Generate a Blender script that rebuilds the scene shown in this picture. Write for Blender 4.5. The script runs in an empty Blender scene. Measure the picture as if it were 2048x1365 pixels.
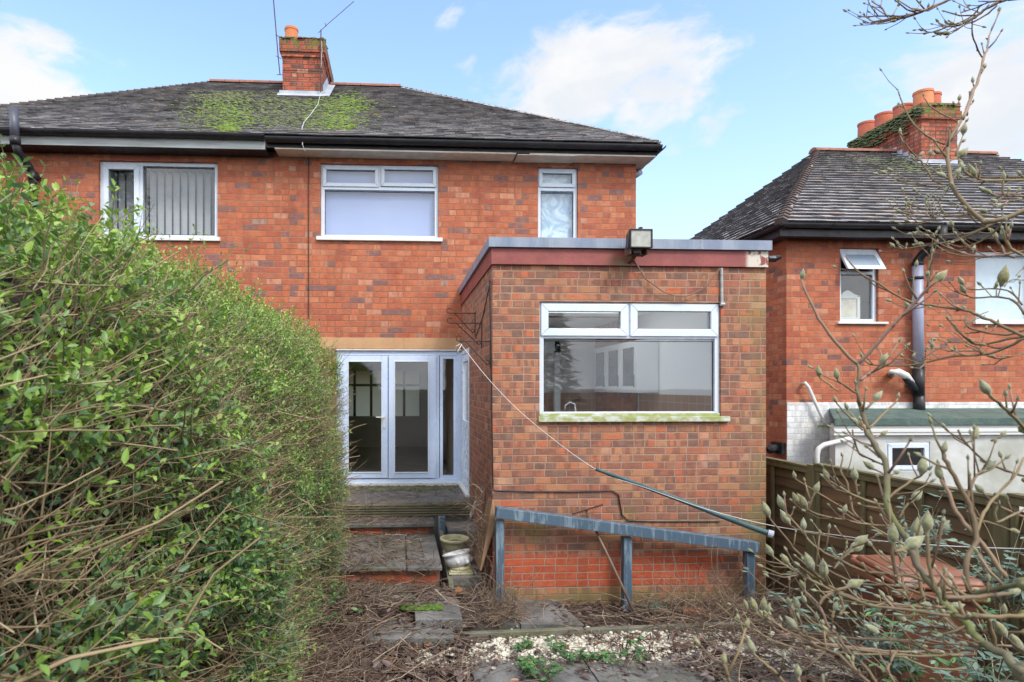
import bpy, math, random
import numpy as np
from mathutils import Vector
R = math.radians
random.seed(7); rng = np.random.default_rng(7)
S = bpy.context.scene; C = S.collection

# ---------------------------------------------------------------- camera
YAW = R(3.1); CX, CY, F, EYE = 865.0, 775.0, 1200.0, 2.2
cam = bpy.data.cameras.new('camera'); camo = bpy.data.objects.new('camera', cam); C.objects.link(camo)
camo.location = (0, 0, EYE); camo.rotation_euler = (R(90), 0, -YAW)
cam.sensor_width = 36; cam.lens = 36*F/2048; cam.shift_x = (1024-CX)/2048; cam.shift_y = (CY-682.5)/2048
cam.clip_start = .05; cam.clip_end = 3000
cam.dof.use_dof = True; cam.dof.focus_distance = 6.0; cam.dof.aperture_fstop = 7.0
S.camera = camo
# ---------------------------------------------------------------- exposure
S.view_settings.view_transform = 'Standard'; S.view_settings.look = 'None'
S.view_settings.exposure = 0.9; S.view_settings.gamma = 1
S.cycles.use_denoising = True
S.cycles.max_bounces = 8; S.cycles.diffuse_bounces = 5; S.cycles.glossy_bounces = 3
S.cycles.transmission_bounces = 4; S.cycles.transparent_max_bounces = 12
S.cycles.caustics_reflective = False; S.cycles.caustics_refractive = False

# ---------------------------------------------------------------- node helper
class NT:
    def __init__(s, tree): s.t = tree; s.n = tree.nodes; s.l = tree.links
    def new(s, t, **k):
        n = s.n.new(t)
        for a, v in k.items(): setattr(n, a, v)
        return n
    def put(s, sock, v):
        if v is None: return
        if isinstance(v, bpy.types.NodeSocket): s.l.new(v, sock)
        elif isinstance(v, (tuple, list)) and len(v) == 3 and sock.type == 'RGBA': sock.default_value = (*v, 1)
        else: sock.default_value = v
    def m(s, op, a, b=None, c=None, clamp=False):
        n = s.new('ShaderNodeMath', operation=op, use_clamp=clamp); s.put(n.inputs[0], a)
        if b is not None: s.put(n.inputs[1], b)
        if c is not None: s.put(n.inputs[2], c)
        return n.outputs[0]
    def vm(s, op, a, b=None):
        n = s.new('ShaderNodeVectorMath', operation=op); s.put(n.inputs[0], a)
        if b is not None: s.put(n.inputs[1], b)
        return n.outputs['Value' if op in ('LENGTH', 'DISTANCE', 'DOT_PRODUCT') else 'Vector']
    def mix(s, f, a, b, mode='MIX'):
        n = s.new('ShaderNodeMix', data_type='RGBA', blend_type=mode)
        s.put(n.inputs[0], f); s.put(n.inputs[6], a); s.put(n.inputs[7], b); return n.outputs[2]
    def ramp(s, f, stops, const=False):
        n = s.new('ShaderNodeValToRGB'); r = n.color_ramp
        if const: r.interpolation = 'CONSTANT'
        while len(r.elements) < len(stops): r.elements.new(.5)
        for e, (p, c) in zip(r.elements, stops): e.position = p; e.color = (*c, 1) if len(c) == 3 else c
        s.put(n.inputs[0], f); return n.outputs[0]
    def noise(s, vec, scale, detail=4, rough=.55, dist=0):
        n = s.new('ShaderNodeTexNoise'); s.put(n.inputs['Vector'], vec)
        n.inputs['Scale'].default_value = scale; n.inputs['Detail'].default_value = detail
        n.inputs['Roughness'].default_value = rough; n.inputs['Distortion'].default_value = dist
        return n.outputs['Fac']
    def sm(s, v, a, b, lo=0., hi=1.):
        n = s.new('ShaderNodeMapRange', interpolation_type='SMOOTHSTEP')
        s.put(n.inputs[0], v); s.put(n.inputs[1], a); s.put(n.inputs[2], b); s.put(n.inputs[3], lo); s.put(n.inputs[4], hi)
        return n.outputs[0]
    def xyz(s, v):
        n = s.new('ShaderNodeSeparateXYZ'); s.put(n.inputs[0], v); return n.outputs
    def comb(s, x, y, z):
        n = s.new('ShaderNodeCombineXYZ'); s.put(n.inputs[0], x); s.put(n.inputs[1], y); s.put(n.inputs[2], z); return n.outputs[0]
    def pos(s): return s.new('ShaderNodeNewGeometry').outputs['Position']
    def scale(s, v, k): return s.vm('MULTIPLY', v, k)

# ---------------------------------------------------------------- sky and sun
SUN_EL, SUN_AZ = R(48), R(148)      # azimuth clockwise from +Y: behind the camera to the right
W = bpy.data.worlds.new('World'); S.world = W; W.use_nodes = True
t = NT(W.node_tree); t.n.clear()
sky = t.new('ShaderNodeTexSky', sky_type='NISHITA'); sky.sun_disc = False
sky.sun_elevation = SUN_EL; sky.sun_rotation = SUN_AZ; sky.air_density = 1.0; sky.dust_density = 1.6; sky.ozone_density = 1.0
dirv = t.vm('NORMALIZE', t.new('ShaderNodeTexCoord').outputs['Generated'])
def pdir(px, py):
    x = (px-CX)/F; v = Vector((x*math.cos(YAW)+math.sin(YAW), -x*math.sin(YAW)+math.cos(YAW), (CY-py)/F)); return v.normalized()
dz = t.xyz(dirv)[2]
st = t.scale(dirv, (1, 1, 2.1))
warp = t.vm('ADD', st, t.scale(t.vm('SUBTRACT', t.comb(t.noise(st, 3.1, 3), t.noise(t.vm('ADD', st, (5, 3, 1)), 3.1, 3), t.noise(t.vm('ADD', st, (1, 7, 2)), 3.1, 3)), (.5, .5, .5)), (.22, .22, .22)))
blob = None
for (px, py, rx, ry, k) in [(1190, 150, 265, 95, 1.0), (1330, 190, 190, 70, .8), (1080, 200, 190, 70, .6), (20, 165, 150, 95, .95), (2010, 190, 190, 120, 1.0),
                            (870, 45, 45, 26, .5), (895, 122, 50, 20, .42), (1370, 72, 80, 20, .5), (1100, 300, 900, 60, .42), (1450, 245, 130, 35, .45), (740, 160, 60, 22, .35), (840, 185, 60, 18, .35), (2040, 50, 60, 25, .5)]:
    c = pdir(px, py); a = c.cross(Vector((0, 0, 1))).normalized(); b = a.cross(c).normalized()
    wv = t.vm('SUBTRACT', warp, tuple(st_ for st_ in (c.x, c.y, c.z*2.1)))
    wv = t.scale(wv, (1, 1, 1/2.1))
    dx = t.m('DIVIDE', t.vm('DOT_PRODUCT', wv, tuple(a)), rx/F*.8); dy = t.m('DIVIDE', t.vm('DOT_PRODUCT', wv, tuple(b)), ry/F*.95)
    d2 = t.m('ADD', t.m('MULTIPLY', dx, dx), t.m('MULTIPLY', dy, dy))
    g = t.m('MULTIPLY', t.m('EXPONENT', t.m('MULTIPLY', d2, -1.0)), k)
    front = t.m('GREATER_THAN', t.vm('DOT_PRODUCT', dirv, tuple(c)), 0)
    g = t.m('MULTIPLY', g, front)
    blob = g if blob is None else t.m('MAXIMUM', blob, g)
fb = t.noise(warp, 9, 8, .6)
dens = t.m('ADD', blob, t.m('MULTIPLY', t.m('SUBTRACT', fb, .5), 1.5))
mask = t.sm(dens, .3, .72)

hz = t.sm(dz, -.02, .52, 1.0, 0.0)
base = t.mix(1, sky.outputs[0], (2.08, 2.14, 2.3), 'MULTIPLY')
base = t.mix(t.m('MULTIPLY', t.m('POWER', hz, 1.7), .95), base, (3.9, 4.3, 4.85))
shade = t.noise(warp, 6, 4)
cl = t.mix(t.sm(shade, .35, .65), (4.5, 4.75, 5.1), (5.3, 5.3, 5.35))
col = t.mix(mask, base, cl)
# unseen bright overcast added behind the viewpoint and overhead to light the facades
over = t.m('MAXIMUM', t.sm(t.xyz(dirv)[1], .15, -.35), t.sm(dz, .72, .92))
col = t.mix(over, col, t.mix(t.sm(t.noise(st, 2.2, 6, .6), .35, .65), (9.0, 9.8, 11.4), (14.5, 14.6, 15.0)))
bg = t.new('ShaderNodeBackground'); t.put(bg.inputs[0], col); bg.inputs[1].default_value = .1
t.l.new(bg.outputs[0], t.new('ShaderNodeOutputWorld').inputs[0])
sl = bpy.data.lights.new('sun', 'SUN'); sl.energy = 1.6; sl.angle = R(15); sl.color = (1, .95, .88)
so = bpy.data.objects.new('sun', sl); C.objects.link(so)
sd = Vector((math.sin(SUN_AZ)*math.cos(SUN_EL), math.cos(SUN_AZ)*math.cos(SUN_EL), math.sin(SUN_EL)))
so.rotation_euler = sd.to_track_quat('Z', 'Y').to_euler()

# ---------------------------------------------------------------- pixel helpers: a picture point on a known plane of the place
def ray(px, py):
    x = (px-CX)/F; return x*math.cos(YAW)+math.sin(YAW), -x*math.sin(YAW)+math.cos(YAW), (CY-py)/F
def P(px, py, Y):
    a, b, c = ray(px, py); k = Y/b; return Vector((a*k, Y, EYE+c*k))
def XA(px, Y): return P(px, CY, Y).x
def ZA(px, py, Y): return P(px, py, Y).z
def PG(px, py, z=0.):
    a, b, c = ray(px, py); k = (z-EYE)/c; return Vector((a*k, b*k, z))

# ---------------------------------------------------------------- materials
def mat(name, build, rough=.7):
    m = bpy.data.materials.new(name); m.use_nodes = True; t = NT(m.node_tree); t.n.clear()
    out = t.new('ShaderNodeOutputMaterial'); b = t.new('ShaderNodeBsdfPrincipled'); b.inputs['Roughness'].default_value = rough
    r = build(t, b)
    t.l.new(r if r is not None else b.outputs[0], out.inputs[0]); return m
def bump(t, b, h, dist=.003, strength=1.):
    n = t.new('ShaderNodeBump'); n.inputs['Distance'].default_value = dist; n.inputs['Strength'].default_value = strength
    t.put(n.inputs['Height'], h); t.l.new(n.outputs[0], b.inputs['Normal'])
def plain(name, c1, c2, scale=6, rough=.6, bmp=.001, detail=5, metal=0, obj=False, stretch=None, spec=None):
    def f(t, b):
        p = t.new('ShaderNodeTexCoord').outputs['Object'] if obj else t.pos()
        if stretch: p = t.scale(p, stretch)
        n = t.noise(p, scale, detail, .6)
        t.put(b.inputs['Base Color'], t.mix(t.sm(n, .3, .7), c1, c2))
        t.put(b.inputs['Roughness'], t.sm(t.noise(p, scale*3, 3), .2, .8, max(rough-.12, .05), min(rough+.12, 1)))
        b.inputs['Metallic'].default_value = metal
        if spec is not None: b.inputs['Specular IOR Level'].default_value = spec
        if bmp: bump(t, b, t.noise(p, scale*6, 4), bmp)
    return mat(name, f, rough)

def brick_mat(name, bw, bh, mw, pal, mortar, darks=.1, darkcol=(.10, .05, .05), header=.3, seed=0., off=(0, 0), special=None, algae=None, rough=.85, bd=.004, mottled=.5):
    def f(t, b):
        p = t.pos(); x, y, z = t.xyz(p)[:3]
        wob = t.scale(t.vm('SUBTRACT', t.comb(t.noise(p, 2.2, 2), t.noise(t.vm('ADD', p, (9, 2, 4)), 2.2, 2), 0.), (.5, .5, 0)), (.02, .014, 0))
        wx = t.xyz(wob)
        u = t.m('DIVIDE', t.m('ADD', t.m('ADD', t.m('ADD', x, y), off[0]+50), wx[0]), bw)
        v = t.m('DIVIDE', t.m('ADD', t.m('ADD', z, off[1]+50), wx[1]), bh)
        row = t.m('FLOOR', v)
        wn = t.new('ShaderNodeTexWhiteNoise', noise_dimensions='1D'); t.put(wn.inputs['W'], t.m('ADD', row, seed))
        uu = t.m('ADD', u, t.m('ADD', t.m('MULTIPLY', t.m('MODULO', row, 2.), .5), t.m('MULTIPLY', wn.outputs['Value'], .14)))
        c0 = t.m('FLOOR', uu); f0 = t.m('FRACT', uu); fz = t.m('FRACT', v)
        wh = t.new('ShaderNodeTexWhiteNoise', noise_dimensions='3D'); t.put(wh.inputs['Vector'], t.comb(c0, row, seed+31)); hr = t.m('LESS_THAN', wh.outputs['Value'], header)
        cI = t.m('ADD', t.m('MULTIPLY', c0, 2.), t.m('MULTIPLY', hr, t.m('FLOOR', t.m('MULTIPLY', f0, 2.)))); fx = t.m('FRACT', t.m('MULTIPLY', f0, t.m('ADD', hr, 1.)))
        bwl = t.m('DIVIDE', bw, t.m('ADD', hr, 1.))
        dx = t.m('MULTIPLY', t.m('MINIMUM', fx, t.m('SUBTRACT', 1., fx)), bwl)
        dzz = t.m('MULTIPLY', t.m('MINIMUM', fz, t.m('SUBTRACT', 1., fz)), bh)
        d = t.m('ADD', t.m('MINIMUM', dx, dzz), t.m('MULTIPLY', t.m('SUBTRACT', t.noise(p, 55, 3), .5), .006))
        msk = t.sm(d, mw*.38, mw*.72)
        w2 = t.new('ShaderNodeTexWhiteNoise', noise_dimensions='3D'); t.put(w2.inputs['Vector'], t.comb(cI, row, seed))
        r1, r2, r3 = t.xyz(w2.outputs['Color'])[:3]
        c = t.ramp(r1, [(i/(len(pal)-1), q) for i, q in enumerate(pal)])
        big = t.noise(p, 9, 5, .65); fine = t.noise(p, 60, 4, .7)
        # flashed dark ends and patches that belong to single bricks
        ph = t.noise(t.vm('ADD', t.scale(p, (14, 14, 5)), t.comb(t.m('MULTIPLY', r2, 40), 0., t.m('MULTIPLY', r3, 17))), 1, 2)
        st2 = t.new('ShaderNodeTexWhiteNoise', noise_dimensions='3D'); t.put(st2.inputs['Vector'], t.comb(t.m('ADD', t.m('MULTIPLY', cI, 7.), t.m('FLOOR', t.m('ADD', t.m('MULTIPLY', fx, 3.), t.m('MULTIPLY', t.m('SUBTRACT', ph, .5), 1.2)))), row, seed+2))
        pat = t.m('MAXIMUM', t.m('MULTIPLY', t.sm(ph, .5, .62), t.sm(r2, .45, .8)), t.m('MULTIPLY', t.m('GREATER_THAN', st2.outputs['Value'], .58), .8)); c = t.mix(t.m('MULTIPLY', pat, mottled), c, tuple(k*.55+.02 for k in pal[len(pal)//2]))
        dk = t.m('MULTIPLY', t.m('LESS_THAN', r3, darks), t.sm(ph, .25, .5)); c = t.mix(t.m('MULTIPLY', dk, .85), c, darkcol)
        if special: c = special(t, c, p, x, z, r1, row)
        strk = t.noise(t.vm('ADD', t.scale(p, (11, 11, 48)), t.comb(t.m('MULTIPLY', r2, 30), 0., 0.)), 1, 4, .65); c = t.mix(t.sm(strk, .5, .72, 0, .5), c, t.mix(1, c, (.52, .48, .5), 'MULTIPLY')); c = t.mix(t.sm(strk, .5, .28, 0, .3), c, t.mix(.5, c, (.62, .36, .2)))
        c = t.mix(t.sm(fine, .35, .75, 0, .35), c, t.mix(1, c, (.55, .5, .5), 'MULTIPLY'))
        w4 = t.new('ShaderNodeTexWhiteNoise', noise_dimensions='3D'); t.put(w4.inputs['Vector'], t.comb(cI, row, seed+9)); c = t.mix(t.m('MULTIPLY', t.sm(w4.outputs['Value'], .955, .965), t.sm(ph, .3, .6)), c, t.mix(.35, c, (.60, .42, .30))); c = t.mix(t.sm(big, .4, .7, 0, .22), c, t.mix(.5, c, (.5, .34, .26)))
        mc = t.mix(t.sm(t.noise(p, 3.3, 5), .35, .7), mortar[0], mortar[1]); mc = t.mix(t.sm(fine, .3, .7, 0, .5), mc, t.mix(1, mc, (.6, .55, .5), 'MULTIPLY'))
        c = t.mix(msk, mc, c)
        if algae: c = algae(t, c, p, x, y, z)
        t.put(b.inputs['Base Color'], c); b.inputs['Roughness'].default_value = rough; b.inputs['Specular IOR Level'].default_value = .25
        c_st = t.noise(t.scale(p, (3.2, 3.2, .5)), 1.3, 6, .65); t.put(b.inputs['Base Color'], t.mix(t.sm(c_st, .52, .76, 0, .5), c, t.mix(1, c, (.55, .50, .46), 'MULTIPLY'))); bump(t, b, t.m('ADD', msk, t.m('MULTIPLY', t.noise(p, 90, 4, .7), .35)), bd)
    return mat(name, f)

PAL_HOUSE = [(.40, .112, .058), (.50, .155, .073), (.34, .085, .05), (.48, .14, .064), (.42, .118, .058), (.52, .195, .10), (.31, .088, .058)]
M = {}
M['house_brick'] = brick_mat('house_brick', .225, .0885, .011, PAL_HOUSE, ((.30, .13, .08), (.38, .20, .13)), .10, (.17, .10, .10), .3, 3., mottled=.45)
M['neighbour_brick'] = brick_mat('neighbour_brick', .228, .0885, .011, PAL_HOUSE, ((.30, .13, .08), (.40, .22, .15)), .06, (.14, .08, .08), .3, 11., off=(.1, .03), mottled=.4)
def ext_special(t, c, p, x, z, r1, row):
    k = t.m('MULTIPLY', t.m('MULTIPLY', t.m('GREATER_THAN', z, .187), t.m('LESS_THAN', z, .507)), t.m('LESS_THAN', t.m('ADD', x, t.m('MULTIPLY', r1, .3)), 3.35))
    red = t.ramp(r1, [(0, (.44, .075, .03)), (.5, (.50, .10, .042)), (1, (.38, .068, .03))])
    return t.mix(t.m('MULTIPLY', k, .92), c, red)
def ext_algae(t, c, p, x, y, z):
    n = t.noise(p, 2.4, 6, .65); right = t.sm(x, 3.2, 3.78, 0, .24); low = t.sm(z, .30, .0, 0, .45)
    band = t.m('MULTIPLY', t.m('MULTIPLY', t.sm(z, .55, .72), t.sm(z, 1.1, .8)), .22)
    k = t.sm(t.m('ADD', n, t.m('ADD', t.m('ADD', right, low), band)), .62, .95, 0, .62)
    return t.mix(k, c, (.21, .185, .07))
M['ext_brick'] = brick_mat('ext_brick', .225, .0745, .011, [(.37, .14, .08), (.43, .185, .095), (.30, .10, .07), (.46, .21, .11), (.25, .11, .075), (.41, .14, .08), (.37, .20, .105), (.48, .135, .062), (.31, .13, .085)],
    ((.33, .20, .14), (.42, .275, .205)), .16, (.17, .10, .08), .42, 5., off=(0, .04), special=ext_special, algae=ext_algae, mottled=.75)
M['chimney_brick'] = brick_mat('chimney_brick', .225, .082, .014, [(.36, .075, .045), (.47, .11, .055), (.30, .07, .045), (.52, .15, .07)], ((.12, .07, .05), (.22, .13, .09)), .2, (.12, .06, .05), .5, 8., bd=.012,
    algae=lambda t, c, p, x, y, z: t.mix(t.m('MULTIPLY', t.sm(t.noise(p, 7, 5, .6), .38, .62), t.sm(t.m('ADD', z, t.m('MULTIPLY', t.sm(x, 5., 6.), .83)), 8.42, 8.62)), c, (.13, .16, .035)))
M['white_brick'] = brick_mat('white_brick', .228, .0885, .009, [(.72, .76, .78), (.78, .80, .82), (.68, .73, .74)], ((.60, .64, .62), (.70, .73, .72)), .0, (.5, .5, .5), .3, 11., off=(.1, .03),
    algae=lambda t, c, p, x, y, z: t.mix(t.sm(t.noise(p, 3, 5), .5, .8, 0, .4), c, (.42, .47, .33)))
M['step_brick'] = brick_mat('step_brick', .225, .09, .012, [(.42, .09, .04), (.46, .13, .055), (.34, .07, .035), (.25, .065, .04)], ((.15, .11, .08), (.25, .19, .13)), .1, (.1, .06, .045), .1, 21.,
    algae=lambda t, c, p, x, y, z: t.mix(t.sm(t.noise(p, 4, 5), .45, .7, 0, .7), c, (.05, .05, .025)))

def tile_f(t, b, k=1.15, edge_shade=.65):
    a = t.new('ShaderNodeAttribute', attribute_name='rnd').outputs['Fac']; p = t.pos()
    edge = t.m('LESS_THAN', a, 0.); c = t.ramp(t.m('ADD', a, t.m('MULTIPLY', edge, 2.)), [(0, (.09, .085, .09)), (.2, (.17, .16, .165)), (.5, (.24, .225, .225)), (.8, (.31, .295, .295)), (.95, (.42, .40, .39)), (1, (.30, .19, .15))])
    n = t.noise(p, 5, 6, .65); c = t.mix(t.sm(n, .45, .75, 0, .6), c, (.36, .345, .33)); c = t.mix(t.sm(t.noise(p, 40, 4), .5, .8, 0, .6), c, (.10, .095, .088)); c = t.vm('MULTIPLY', c, (k, k, k)); c = t.mix(t.m('MULTIPLY', edge, edge_shade), c, (.022, .019, .017))  # tile front edges coloured darker, painting in the shade between courses
    t.put(b.inputs['Base Color'], c); b.inputs['Roughness'].default_value = .33; b.inputs['Specular IOR Level'].default_value = .8; bump(t, b, t.noise(p, 70, 4), .002)
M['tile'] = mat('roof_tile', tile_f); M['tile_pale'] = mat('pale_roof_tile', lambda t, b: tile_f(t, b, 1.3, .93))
M['ridge'] = plain('ridge_terracotta', (.30, .11, .06), (.18, .09, .065), 7, .8, .004)
M['hip'] = plain('hip_tile', (.05, .035, .03), (.11, .075, .062), 9, .75, .004)
M['pot'] = plain('chimney_pot', (.52, .17, .065), (.60, .22, .09), 4, .75, .002)
M['pot_red'] = plain('chimney_pot_red', (.42, .10, .05), (.50, .14, .07), 4, .75, .002)
M['moss'] = plain('moss', (.085, .14, .02), (.17, .25, .035), 9, .95, .01)
M['mossdull'] = plain('moss_dull', (.085, .10, .045), (.15, .17, .075), 9, .95, .01)
M['mossgreen'] = plain('moss_green', (.055, .13, .012), (.12, .23, .02), 30, .95, .01)
M['lead'] = plain('lead', (.40, .43, .48), (.30, .33, .38), 8, .5, .002)
M['black'] = plain('black_plastic', (.012, .012, .015), (.026, .026, .029), 5, .4, .0005, spec=.3)
M['iron'] = plain('rusty_iron', (.03, .02, .018), (.08, .035, .02), 30, .7, .001)
M['upvc'] = plain('upvc_white', (.56, .63, .72), (.62, .68, .75), 3, .28, 0)
M['upvc_door'] = plain('upvc_door', (.50, .60, .79), (.56, .65, .81), 2.2, .3, 0)
M['paintwhite'] = plain('white_paint', (.62, .63, .63), (.60, .62, .58), 7, .6, .001)
def mossysill(t, b):
    p = t.pos(); n = t.noise(t.scale(p, (1, 1, 2)), 9, 6, .65)
    c = t.mix(t.sm(n, .36, .58), (.50, .53, .49), (.28, .31, .10)); t.put(b.inputs['Base Color'], c); b.inputs['Roughness'].default_value = .6; bump(t, b, n, .002)
M['sill_mossy'] = mat('mossy_sill', mossysill)
M['fascia_grey'] = plain('fascia_grey', (.42, .45, .45), (.26, .29, .28), 3, .6, .001, stretch=(.4, 1, 6))
M['cream'] = plain('cream_board', (.66, .60, .50), (.50, .45, .36), 5, .7, .001)
def redf(t, b):
    p = t.pos(); n = t.noise(p, 5, 6, .65); c = t.mix(t.sm(n, .3, .7), (.20, .042, .038), (.28, .07, .058))
    x = t.xyz(p)[0]; z = t.xyz(p)[2]
    pe = t.m('MULTIPLY', t.sm(x, 3.52, 3.58), t.sm(t.m('ADD', n, t.m('MULTIPLY', t.noise(p, 23, 3), .5)), .66, .72)); c = t.mix(pe, c, (.55, .50, .42))
    g = t.m('MULTIPLY', t.sm(t.m('ABSOLUTE', t.m('SUBTRACT', x, 2.25)), .25, .0), t.sm(t.noise(p, 8, 5), .4, .6, 0, .7)); c = t.mix(g, c, (.12, .10, .04))
    t.put(b.inputs['Base Color'], c); b.inputs['Roughness'].default_value = .55; bump(t, b, t.noise(p, 25, 4), .002)
M['red'] = mat('red_fascia', redf)
def feltf(t, b):
    p = t.pos(); n = t.noise(t.scale(p, (1.5, 1.5, .3)), 5, 6, .6)
    t.put(b.inputs['Base Color'], t.mix(t.sm(n, .35, .65), (.16, .20, .28), (.25, .29, .36))); b.inputs['Roughness'].default_value = .45; bump(t, b, t.noise(p, 9, 5), .004)
M['felt'] = mat('grey_roof_edge', feltf)
M['felt_green'] = plain('green_felt', (.045, .085, .075), (.09, .13, .11), 6, .8, .006)
M['sand'] = plain('sandstone', (.50, .30, .155), (.43, .25, .13), 5, .85, .002)
def bluef(t, b):
    p = t.pos(); n = t.noise(t.scale(p, (9, 9, 1.2)), 2.4, 5, .65); g = t.sm(n, .5, .62)
    c = t.mix(g, (.07, .115, .165), (.17, .235, .28)); c = t.mix(t.sm(t.noise(p, 3.1, 5), .55, .75, 0, .8), c, (.055, .12, .115))
    t.put(b.inputs['Base Color'], c); b.inputs['Roughness'].default_value = .5; bump(t, b, t.noise(t.scale(p, (1, 1, .2)), 60, 4), .002)
M['blue'] = mat('blue_painted_timber', bluef)
def conc(name, a, b_, g, gk):
    def f(t, b):
        p = t.pos(); n = t.noise(p, 3.2, 7, .65); n2 = t.noise(p, 45, 5, .7)
        c = t.mix(t.sm(n, .35, .65), a, b_); c = t.mix(t.sm(n2, .55, .8, 0, .6), c, tuple(min(1, k*2.4) for k in b_)); c = t.mix(t.sm(t.noise(p, 1.7, 6, .6), .5, .68, 0, gk), c, g)
        sp = t.sm(t.noise(p, 140, 2), .68, .74, 0, .5); c = t.mix(sp, c, (.35, .34, .28))
        t.put(b.inputs['Base Color'], c); t.put(b.inputs['Roughness'], t.sm(n, .3, .7, .5, .85)); bump(t, b, t.m('ADD', n2, n), .006)
    return mat(name, f)
M['slab'] = conc('paving_slab', (.095, .095, .092), (.17, .168, .16), (.09, .10, .045), .5)
M['kerb'] = conc('kerb_concrete', (.11, .105, .08), (.17, .165, .12), (.10, .125, .04), .7)
M['soil'] = conc('soil', (.022, .015, .011), (.05, .034, .026), (.05, .045, .02), .5)
M['deckwood'] = plain('grey_green_decking', (.13, .125, .075), (.21, .19, .12), 5, .8, .004, stretch=(.3, 1, 1))
def leafm(name, stops, rough=.42, trans=.3, nscale=30):
    def f(t, b):
        a = t.new('ShaderNodeAttribute', attribute_name='rnd').outputs['Fac']; p = t.pos()
        c = t.ramp(a, stops); c = t.mix(t.sm(t.noise(p, nscale, 3), .4, .7, 0, .3), c, t.mix(1, c, (.6, .7, .6), 'MULTIPLY'))
        t.put(b.inputs['Base Color'], c); b.inputs['Roughness'].default_value = rough
        if not trans: return None
        tr = t.new('ShaderNodeBsdfTranslucent'); t.put(tr.inputs[0], c); mx = t.new('ShaderNodeMixShader'); mx.inputs[0].default_value = trans
        t.l.new(b.outputs[0], mx.inputs[1]); t.l.new(tr.outputs[0], mx.inputs[2]); return mx.outputs[0]
    return mat(name, f)
M['privet'] = leafm('privet_leaf', [(0, (.06, .12, .06)), (.25, (.10, .19, .09)), (.42, (.15, .25, .095)), (.6, (.18, .31, .06)), (.75, (.25, .41, .05)), (.93, (.38, .54, .12)), (.97, (.24, .17, .05)), (1, (.20, .11, .05))])
M['twig'] = leafm('hedge_twig', [(0, (.12, .08, .045)), (.4, (.24, .17, .095)), (.8, (.38, .29, .17)), (1, (.50, .41, .27))], .8, 0)
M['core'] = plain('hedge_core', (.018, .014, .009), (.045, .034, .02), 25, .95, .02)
M['straw'] = leafm('straw', [(0, (.085, .05, .035)), (.35, (.15, .098, .068)), (.7, (.28, .20, .14)), (.95, (.44, .34, .24)), (1, (.58, .47, .33))], .75, 0)
M['dead'] = leafm('dead_leaf', [(0, (.05, .033, .03)), (.4, (.10, .06, .05)), (.7, (.16, .125, .125)), (.9, (.17, .09, .05)), (1, (.28, .13, .05))], .4, 0)
M['bramble'] = leafm('bramble_leaf', [(0, (.04, .10, .04)), (.5, (.07, .17, .06)), (1, (.14, .30, .06))], .45, .25)
M['grey_leaf'] = leafm('grey_green_leaf', [(0, (.07, .12, .08)), (.5, (.11, .18, .13)), (1, (.22, .28, .22))], .5, .2)
M['fern'] = leafm('fern_leaf', [(0, (.15, .26, .04)), (1, (.26, .38, .08))], .5, .3)
M['pebble'] = leafm('pebble', [(0, (.34, .30, .23)), (.3, (.55, .51, .41)), (.8, (.68, .65, .56)), (1, (.40, .25, .15))], .55, 0)
M['bark'] = leafm('magnolia_bark', [(0, (.10, .062, .036)), (.4, (.17, .12, .065)), (.7, (.24, .18, .09)), (.85, (.27, .165, .12)), (1, (.31, .19, .145))], .75, 0)
M['limb'] = plain('mossy_limb', (.15, .125, .085), (.17, .19, .055), 7, .85, .003)
def budf(t, b):
    p = t.new('ShaderNodeTexCoord').outputs['Object']; n = t.noise(t.pos(), 120, 3)
    oi = t.new('ShaderNodeObjectInfo').outputs['Random']; w = t.pos(); n2 = t.noise(w, 9, 2)
    t.put(b.inputs['Base Color'], t.mix(t.sm(n2, .35, .65), t.mix(t.sm(n, .3, .7), (.19, .205, .115), (.30, .31, .19)), t.mix(t.sm(n, .3, .7), (.155, .15, .06), (.26, .24, .10))))
    b.inputs['Roughness'].default_value = .9; b.inputs['Sheen Weight'].default_value = .5; bump(t, b, n, .0015)
M['bud'] = mat('magnolia_bud', budf)
M['green_pipe'] = plain('green_pole', (.03, .075, .075), (.055, .10, .11), 6, .35, 0)
M['rope'] = plain('white_line', (.66, .66, .64), (.55, .55, .52), 20, .6, 0)
M['fencewood'] = plain('fence_wood', (.07, .05, .022), (.15, .085, .04), 2.3, .85, .003, stretch=(1, .35, 3))
M['fencepost'] = plain('fence_post_wood', (.095, .088, .036), (.15, .115, .056), 4, .85, .003, stretch=(3, 3, .5))
M['bin_dark'] = plain('brown_plastic_dark', (.105, .038, .022), (.14, .052, .03), 4, .5, .001)
M['bin'] = plain('brown_plastic', (.19, .068, .032), (.24, .09, .043), 4, .5, .001)
M['board'] = plain('brown_board', (.27, .16, .085), (.34, .21, .12), 3, .8, .001)
M['cream_pot'] = plain('cream_pot', (.52, .49, .33), (.34, .33, .17), 9, .7, .002)
M['white_pot'] = plain('white_pot', (.68, .69, .72), (.52, .53, .52), 14, .6, .002)
M['rust'] = plain('rusty_steel', (.13, .055, .03), (.07, .035, .025), 22, .85, .002)
M['woodpole'] = plain('brown_handle', (.13, .085, .06), (.20, .14, .10), 10, .7, .001)
M['pipe_lav'] = plain('grey_soil_pipe', (.24, .26, .36), (.30, .32, .42), 3, .4, 0)
M['pipe_dark'] = plain('dark_soil_pipe', (.05, .055, .075), (.09, .095, .12), 3, .35, 0)
M['ventglass'] = plain('vent_glass', (.24, .31, .39), (.30, .37, .45), 2, .15, 0)
M['render'] = plain('white_render', (.56, .57, .56), (.33, .34, .29), 1.6, .85, .002, detail=8)
M['dark'] = plain('dark_room', (.20, .19, .175), (.24, .23, .21), 3, .9, 0)
M['living'] = plain('living_room_paint', (.60, .54, .46), (.64, .58, .50), 3, .9, 0)
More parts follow.
